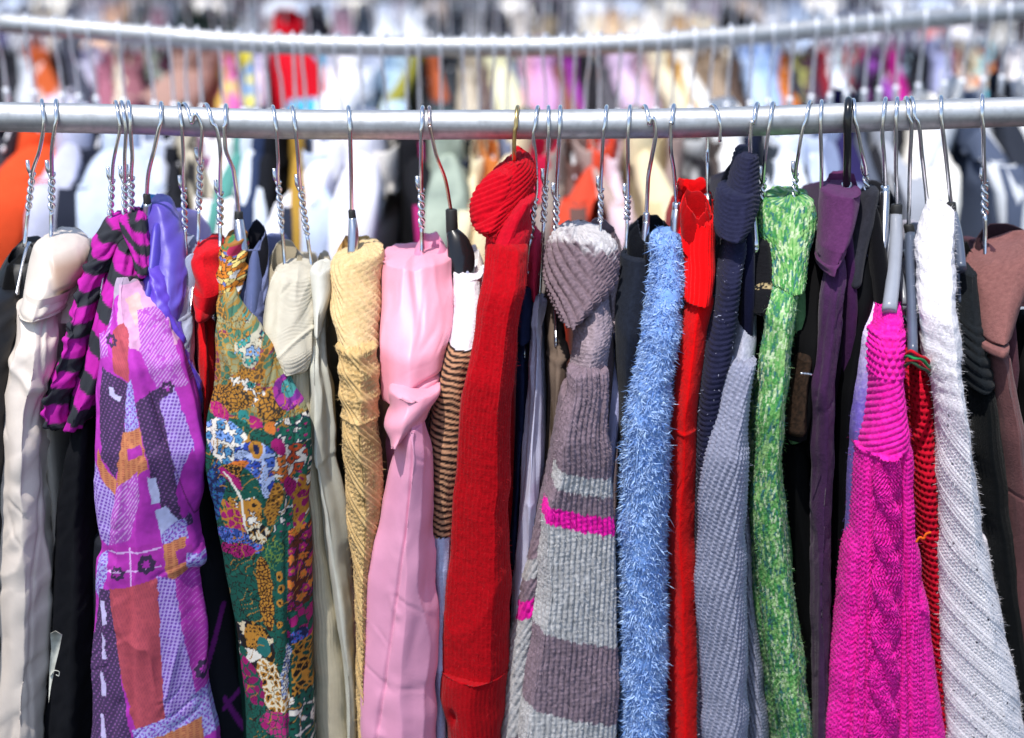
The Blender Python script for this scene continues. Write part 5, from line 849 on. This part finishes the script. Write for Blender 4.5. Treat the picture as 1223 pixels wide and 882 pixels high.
# ------------------------------------------------------------------ rows of clothes behind, each garment and hanger a thing of its own
ORD = {2: 'second', 3: 'third', 4: 'fourth', 5: 'farthest'}
def row_rail(k, base, z):
    P = [(x, base+.12*x*x*.5, z) for x in np.linspace(-.62*(base+1.6), .62*(base+1.6), 14)]
    rail_tube('clothes_rail', P, .0175, {3: 'steel rail of the third row, above the upper picture edge behind the curved one', 4: 'steel rail of the fourth row, far behind', 5: 'steel rail of the farthest row of clothes'}[k])
HOOKMESH = []
def far_hanger(k, x, y, z, yaw, lab):
    if not HOOKMESH:
        R = .0175; P = [(0, R*math.sin(t), R*math.cos(t)) for t in np.linspace(2.6, -1.5, 14)]+[(0, -.014, -.03), (0, -.004, -.055), (0, 0, -.1)]
        a = tube_geo(spline(P, 34), .0023, 6); b = tube_geo(spline([(0, .0, -.1), (0, 0, -.105), (0, .002, -.14)], 6), .005, 8)
        c = tube_geo([(0, t*.045, -.165-.03*abs(t)) for t in np.linspace(-1, 1, 9)], .003, 6)
        o = mesh_obj('wire_hanger', *a[:2], wire_far, None, tris=a[2]); me = join_geo([a, b, c]); m2 = mesh_obj('wire_hanger', *me[:2], wire_far, None, tris=me[2]); HOOKMESH.append(m2.data)
        bpy.data.objects.remove(o); bpy.data.objects.remove(m2)
    o = bpy.data.objects.new('wire_hanger', HOOKMESH[0]); COL.objects.link(o); o.location = (x, y, z); o.rotation_euler = (random.uniform(-.04, .04), 0, yaw)
    tag(o, lab, 'hanger', 'hangers on the %s rail' % ORD[k])
def shell(rows, cols, fx, fy, fz):
    th = np.linspace(0, 2*math.pi, cols, endpoint=False); return rows, th
def far_garment(k, x, y, z, yaw, hw, c, c2, pat, kind, lab, top=0., seed=0, mt=cotton, lean=0.):
    names = {'shirt': 'shirt', 'jacket': 'jacket', 'sweater': 'sweater', 'coat': 'coat', 'dress': 'dress'}
    top = top-.03; z0_ = z; g = thing(kind, lab, kind, (x, y, z), 'clothes on the %s rail' % ORD[k]); cy_, sy_ = math.cos(yaw), math.sin(yaw); A, B = lin(c), lin(c2)
    zs = np.r_[-.115, -.125, -.145, -.17, -.2, -.25, np.linspace(-.31, -1., 9)]; fr = np.interp(-zs, [.115, .135, .17, .205, .25, 1], [-.03, -.055, -.13, -.175, -.2, -.2]); bkk = -fr+.02
    def emit(name, zz, f, b, hwv, nc, xoff=0., ex=.7, amp=.25, closed=True, inner=False):
        th = np.linspace(0, 2*math.pi, nc, endpoint=False); cc = np.sign(np.cos(th))*np.abs(np.cos(th))**ex; ss = np.sign(np.sin(th))*np.abs(np.sin(th))**ex
        zc = zz[:, None]+0*th; nz = fbm(th[None]*2.2+0*zc, zc*4, seed+len(name), 2)+.5*vn(th[None]*6+0*zc, zc*9, seed+3)
        X = xoff+lean*(-zc-.12)*.8+hwv[:, None]*cc*(1+amp*nz)+.012*vn(zc*7, 0*zc, seed+50); Y = ((f+b)/2)[:, None]-((b-f)/2)[:, None]*ss-.01*nz
        Zz = zc+.0*X
        if inner: Zz = Zz+.45*(Y-f[:, None])
        P = np.stack([X*cy_-Y*sy_+x, X*sy_+Y*cy_+y, Zz+z-.012], -1).reshape(-1, 3)
        if pat == 'stripe': t = ((zc+.2*X)/.035) % 1 > .5
        elif pat == 'vstripe': t = ((X+.3*zc)/.016) % 1 > .5
        elif pat == 'blotch': t = vn(X/.02+seed, zc/.025+Y/.03, seed) > .15
        else: t = np.zeros(X.shape, bool)
        C = np.where(t[..., None], B, A)*(1+.12*nz[..., None]); C = C.reshape(-1, 3); tr = []
        if closed: tr = [(len(P), j, (j+1) % nc) for j in range(nc)]; P = np.vstack([P, P[:nc].mean(0)+np.array([0, 0, .006])]); C = np.vstack([C, C[:1]])
        return mesh_obj(name, P, gridq(len(zz), nc), mt, g, tris=tr or None, col=C, fab=P[:, 1:])
    bw = min(hw*.75, .03)
    emit('body', zs+top*(zs > -.2), fr+.03, bkk, bw*np.r_[.4, .7, .9, 1, 1, np.linspace(1, 1.3, 10)], 22)
    sz = np.r_[-.135, -.143, -.155, -.175, -.2, -.24, np.linspace(-.3, -.78, 8)]; sf = np.interp(-sz, [.13, .17, .21, .26, 1], [-.05, -.13, -.19, -.225, -.225])
    emit('sleeve', sz+top*.8*(sz > -.2), sf, sf+.1, hw*np.r_[.3, .55, .75, .95, 1, 1, np.linspace(.95, .9, 8)], 16, xoff=random.uniform(-.006, .006))
    cz = np.array([-.15, -.125, -.108, -.104, -.108, -.13, -.16])+top; q = np.array([.8, .84, .88, .94, 1, 1.05, 1.1])
    emit('collar', cz, np.full(7, -.045)*q, np.full(7, .03)*q, min(hw, .032)*.9*q, 14, ex=.9, amp=.1, closed=False, inner=True)
    return g
CN = {}
def far_row(k, items, Yf, Zf, seed):
    items = sorted(items, key=lambda t: t[0]); random.seed(seed)
    for i, it in enumerate(items):
        px, wpx, c, desc = it[:4]; o = it[4] if len(it) > 4 else {}
        Y = Yf(px); pyr = Zf(px); x, y, z = pt(px, pyr, Y); kind = desc.split()[-1]; hw = wpx/2*(Y-CY)/F*1.2
        prev = items[i-1][3] if i else None; nxt = items[i+1][3] if i < len(items)-1 else None
        where = ('between the %s and the %s' % (prev, nxt)) if prev and nxt else ('left of the %s' % nxt if nxt else 'right of the %s' % prev)
        lab = '%s on the %s rail, %s' % (desc, ORD[k], where)
        if len(lab.split()) > 16: lab = '%s on %s rail, %s' % (desc, ORD[k], where.replace('the ', ''))
        if lab in CN: lab = lab.replace(desc, 'further right '+desc, 1)
        CN[lab] = 1
        yaw = o.get('yaw', random.choice([-1, 1, .3])*random.uniform(.05, .34)+(px-600)/620*-.18)
        far_garment(k, x, y, z, yaw, hw, c, o.get('c2', c), o.get('pat'), kind, lab, o.get('top', random.uniform(-.022, .02)), seed*100+i, mt=o.get('m', cotton), lean=o.get('lean', random.uniform(-.11, .11)+(px-600)/5000))
        far_hanger(k, x, y, z, yaw, 'blurred steel hanger on the %s rail holding the %s' % (ORD[k], desc))
R2 = [(-44, 50, '3a3a40', 'dark grey jacket', dict(yaw=0, lean=0)), (0, 24, '3c3c44', 'charcoal shirt', dict(yaw=0, lean=-.05, top=-.03)), (33, 66, 'e2502a', 'orange red jacket', dict(top=-.012, lean=-.1, yaw=.05)), (67, 26, '75767e', 'slate grey shirt', dict(top=-.03, lean=0, yaw=0)), (86, 40, 'c2c4da', 'lavender grey shirt', dict(yaw=0, lean=-.05, top=0)), (108, 34, '262a38', 'navy jacket', dict(top=-.03, yaw=0, lean=-.08)),
 (142, 86, 'c0cce0', 'pale blue white shirt', dict(yaw=.2, top=0)), (178, 40, 'd0d6e6', 'whitish shirt'), (202, 20, '23242a', 'black coat'), (218, 20, 'd8ccb4', 'beige striped shirt', dict(c2='2a2828', pat='vstripe')), (236, 18, '8a5a80', 'mauve shirt'), (262, 50, 'f4f2f2', 'bright white shirt'), (286, 22, '5a9a90', 'teal shirt', dict(top=.01)),
 (302, 28, 'd8e0ea', 'ice white shirt'), (318, 26, '2e3a58', 'dark blue jacket'), (334, 22, '1a1c22', 'black shirt'), (350, 16, 'b08a3a', 'ochre shirt'), (362, 18, '2a3040', 'ink blue coat'), (380, 34, 'c0cde6', 'light blue shirt'), (404, 36, 'f0eff8', 'snow white shirt'), (432, 44, 'ebeaf6', 'soft white shirt'), (460, 30, 'd4cfc8', 'ivory grey jacket'), (484, 32, '1c1c20', 'black snap jacket'), (500, 10, 'b02a70', 'magenta shirt'),
 (526, 48, 'a8b4a4', 'sage grey jacket', dict(c2='8a968a', pat='vstripe')), (554, 26, '252b38', 'charcoal blue coat'), (572, 18, 'e6d8b4', 'cream shirt'), (588, 18, 'd07a3c', 'burnt orange shirt'), (606, 22, '8088a0', 'blue grey shirt'), (630, 24, 'ecd8b0', 'pale yellow shirt', dict(top=.02)), (652, 28, 'c41e44', 'crimson shirt'), (672, 18, '9a8e86', 'stone grey shirt'), (686, 20, '6c504a', 'brown shirt', dict(top=-.03)), (700, 22, 'b49c94', 'taupe pink shirt'),
 (717, 30, 'e05038', 'coral red jacket'), (740, 24, 'dcc4cc', 'powder pink shirt'), (762, 30, 'e4d4ae', 'cream beige shirt'), (786, 28, 'd6c296', 'sand shirt'), (806, 20, '94807a', 'grey brown shirt'), (828, 34, '222024', 'black dotted shirt', dict(c2='b8b8b8', pat='blotch')), (850, 20, '4a4240', 'dark brown jacket'), (872, 40, 'f2f0ee', 'clean white shirt', dict(top=.02)), (900, 26, '1c2236', 'midnight blue coat'), (922, 24, '3a4048', 'graphite shirt'),
 (948, 40, 'dfe6f4', 'frost white sweater', dict(top=-.01)), (974, 28, 'c2cde4', 'powder blue shirt'), (996, 26, '7a86a4', 'steel blue shirt'), (1016, 28, '2a2450', 'indigo shirt'), (1038, 20, '5c6270', 'mid grey shirt'), (1056, 26, 'a8acb6', 'light grey shirt'), (1076, 32, '26262c', 'soot black coat'), (1104, 48, 'f4efe6', 'warm white coat'), (1136, 26, 'cdd0d4', 'silver grey shirt'), (1158, 36, '525c72', 'slate blue jacket'), (1182, 30, 'd4d8de', 'pearl grey shirt'), (1204, 26, '2c303a', 'anthracite jacket'), (1228, 34, 'dcdfe4', 'chalk white shirt'), (1262, 40, '4a5060', 'dusky blue coat')]
far_row(2, R2, lambda p: rail2(p)[1], lambda p: rail2(p)[0], 21)
row_rail(3, 1.72, .012); row_rail(4, 2.75, .0); row_rail(5, 3.8, .0)
def yz(base, z):
    def Yf(p): X = (p-W/2)/F*(base+1.6)/cp*1.0; return base+.06*X*X
    def Zf(p): return float(ypx(Yf(p), z))
    return Yf, Zf
R3 = [(-40, 50, '4a4650', 'dark plum shirt'), (5, 34, '2e2e34', 'coal jacket'), (28, 22, 'c8ccd4', 'misty white shirt'), (46, 26, 'c05a30', 'rust shirt', dict(c2='e8e0dc', pat='blotch')), (64, 18, '17181c', 'jet black coat'), (80, 20, '484a58', 'smoke grey shirt'), (100, 34, 'd4d2e6', 'lilac white shirt'), (126, 18, 'a86a7c', 'rose shirt'), (138, 16, 'ece2cc', 'light cream shirt'), (156, 26, '94606a', 'old rose sweater'), (178, 16, '8c9488', 'grey green shirt'), (194, 18, '4c2c3c', 'aubergine jacket'),
 (222, 52, 'b08c80', 'mauve tan coat'), (252, 20, 'a07c74', 'dusty tan shirt'), (266, 16, 'e4c44c', 'yellow magenta shirt', dict(c2='d04a9a', pat='blotch')), (280, 16, 'd470b0', 'pink patterned shirt', dict(c2='e8d860', pat='blotch')), (292, 18, '4a8ad0', 'blue yellow shirt', dict(c2='e8d850', pat='blotch')), (308, 20, 'dcd0e4', 'mallow white shirt'), (338, 44, 'cc1024', 'tall crimson sweater', dict(top=.075)), (366, 34, '50b8dc', 'turquoise shirt'), (396, 30, 'eceaf4', 'milk white shirt'), (420, 34, 'f2f0f6', 'wide white shirt', dict(top=.01)), (444, 22, 'e2e6f2', 'cool white shirt'),
 (464, 22, 'b4d0e6', 'sky blue shirt'), (480, 16, 'c8dce8', 'pale aqua shirt'), (494, 16, '94903c', 'olive shirt'), (507, 14, '1c1c1e', 'black belt coat'), (520, 14, 'b05a38', 'russet shirt'), (536, 28, '3e4248', 'dark ash jacket'), (558, 24, 'c4b8a4', 'oatmeal shirt'), (575, 16, '6a5a58', 'mink brown shirt'), (592, 28, 'ece8c0', 'lemon white shirt'), (614, 18, '8c96a4', 'pewter shirt'), (628, 16, 'd8a0b8', 'rose pink shirt'), (646, 28, 'd4a0cc', 'orchid pink sweater'), (670, 20, '8c5a50', 'chestnut shirt'), (687, 16, '9c3ca0', 'purple shirt'), (704, 20, '242226', 'ebony coat'), (724, 20, '5c5a60', 'lead grey jacket'),
 (746, 26, 'dcc0dc', 'pale orchid shirt'), (768, 20, 'c8a8b8', 'faded pink shirt'), (786, 20, 'e4d8b8', 'vanilla shirt'), (806, 14, 'bc8c34', 'mustard shirt'), (820, 18, 'f0ece4', 'linen white shirt'), (840, 24, '94806c', 'hazel shirt'), (860, 22, 'a08c78', 'camel brown coat'), (878, 14, '584840', 'umber shirt'), (896, 26, 'b8ccec', 'baby blue shirt'), (916, 22, 'a0bce4', 'cornflower shirt'), (931, 14, 'd07838', 'tangerine shirt'), (944, 14, '3c3c44', 'dim grey coat'), (957, 16, 'b4b468', 'moss yellow shirt'), (975, 20, '4c3044', 'wine dark shirt'), (988, 12, '8c2834', 'brick red shirt'), (998, 20, 'e0e8ee', 'ghost white shirt'), (1013, 16, 'a4d0d4', 'pale teal shirt'),
 (1028, 18, '7c8088', 'iron grey shirt', dict(c2='c82828', pat='blotch')), (1042, 16, '9850ac', 'violet purple shirt'), (1054, 14, '1a181e', 'onyx coat'), (1065, 14, 'b02080', 'fuchsia shirt'), (1078, 18, '9ab0c4', 'storm blue shirt'), (1100, 32, '1e2026', 'raven black coat'), (1124, 24, 'a8acd0', 'periwinkle shirt'), (1142, 18, '7c2430', 'maroon shirt', dict(c2='d8ccb8', pat='vstripe')), (1156, 14, '342420', 'coffee dark jacket'), (1168, 12, 'dcd0b4', 'ecru shirt'), (1182, 26, '58b4c8', 'rainbow striped shirt', dict(c2='e88020', pat='stripe')), (1198, 14, '3a2c40', 'dark violet coat'), (1216, 28, 'f2ecec', 'bone white shirt'), (1250, 34, '646a78', 'fog grey coat')]
far_row(3, R3, *yz(1.72, .012), 33)
pal4 = [('8c8e94', 'ash grey shirt'), ('3a3460', 'deep violet coat'), ('9a9aa0', 'grey striped shirt'), ('b8ac9c', 'greige shirt'), ('6c6e7c', 'gunmetal jacket'), ('dadbe4', 'white grey shirt'), ('e0b494', 'peach shirt'), ('5c5e60', 'dark grey shirt'), ('947080', 'heather mauve shirt'), ('1c2a26', 'bottle green coat'), ('1a2420', 'black green coat'), ('22302c', 'forest dark coat'), ('9aa0a8', 'silver shirt'), ('c4b4b4', 'rosy grey shirt'), ('4c4c58', 'graphite dark shirt'), ('1c1c24', 'black wool coat'), ('9c7c8c', 'muted pink shirt'), ('343c48', 'dark teal jacket'), ('e6eaf4', 'blue white shirt'), ('eef0f6', 'pure white shirt'), ('4c5058', 'basalt jacket'), ('2c3038', 'dark slate coat'), ('7c7c80', 'pebble grey shirt'), ('3c3c44', 'shadow grey coat'),
 ('c8c0b8', 'pale stone shirt'), ('a4947c', 'khaki shirt'), ('6c6c74', 'dull grey shirt'), ('ece4d4', 'cream white shirt'), ('d8bc9c', 'apricot tan shirt'), ('f0e8dc', 'egg white shirt'), ('ece6dc', 'antique white shirt'), ('c4a47c', 'caramel shirt'), ('ded2bc', 'buff shirt'), ('28282c', 'pitch black coat'), ('202024', 'black parka coat'), ('e4e4e8', 'matte white shirt'), ('b8c8e0', 'washed blue shirt'), ('d4dce4', 'cloud white shirt'), ('8c90a0', 'zinc grey shirt'), ('c8c8d4', 'moon grey shirt'), ('4c3c54', 'plum dark jacket'), ('5c5c6c', 'twilight grey shirt'), ('cc8c90', 'salmon shirt'), ('e0dce0', 'opal white shirt'), ('34303c', 'night violet coat'), ('b4b0a8', 'cement shirt'), ('403c40', 'carbon jacket'), ('d8d4cc', 'bisque white shirt')]
R4 = [(-30+i*1285/47., 30 if 'coat' not in d else 36, c, d, dict(lean=0)) for i, (c, d) in enumerate(pal4)]
far_row(4, R4, *yz(2.75, 0), 44)
pal5 = [('cfd2da', 'distant white shirt'), ('555a66', 'distant grey coat'), ('e6e0d4', 'distant cream shirt'), ('2a2c34', 'distant black coat'), ('9a8c84', 'distant brown shirt'), ('b9c4d8', 'distant blue shirt'), ('efe9e2', 'distant ivory shirt'), ('77707c', 'distant mauve jacket')]
R5 = [(-30+i*46, 48, pal5[(i*5) % 8][0], ['faint', 'hazy', 'dull', 'soft'][i//8]+' '+['white', 'ash', 'cream', 'black', 'brown', 'blue', 'ivory', 'mauve'][(i*5) % 8]+' '+['shirt', 'coat', 'shirt', 'coat', 'shirt', 'shirt', 'shirt', 'jacket'][(i*5) % 8]) for i in range(29)]
far_row(5, R5, *yz(3.8, 0), 55)
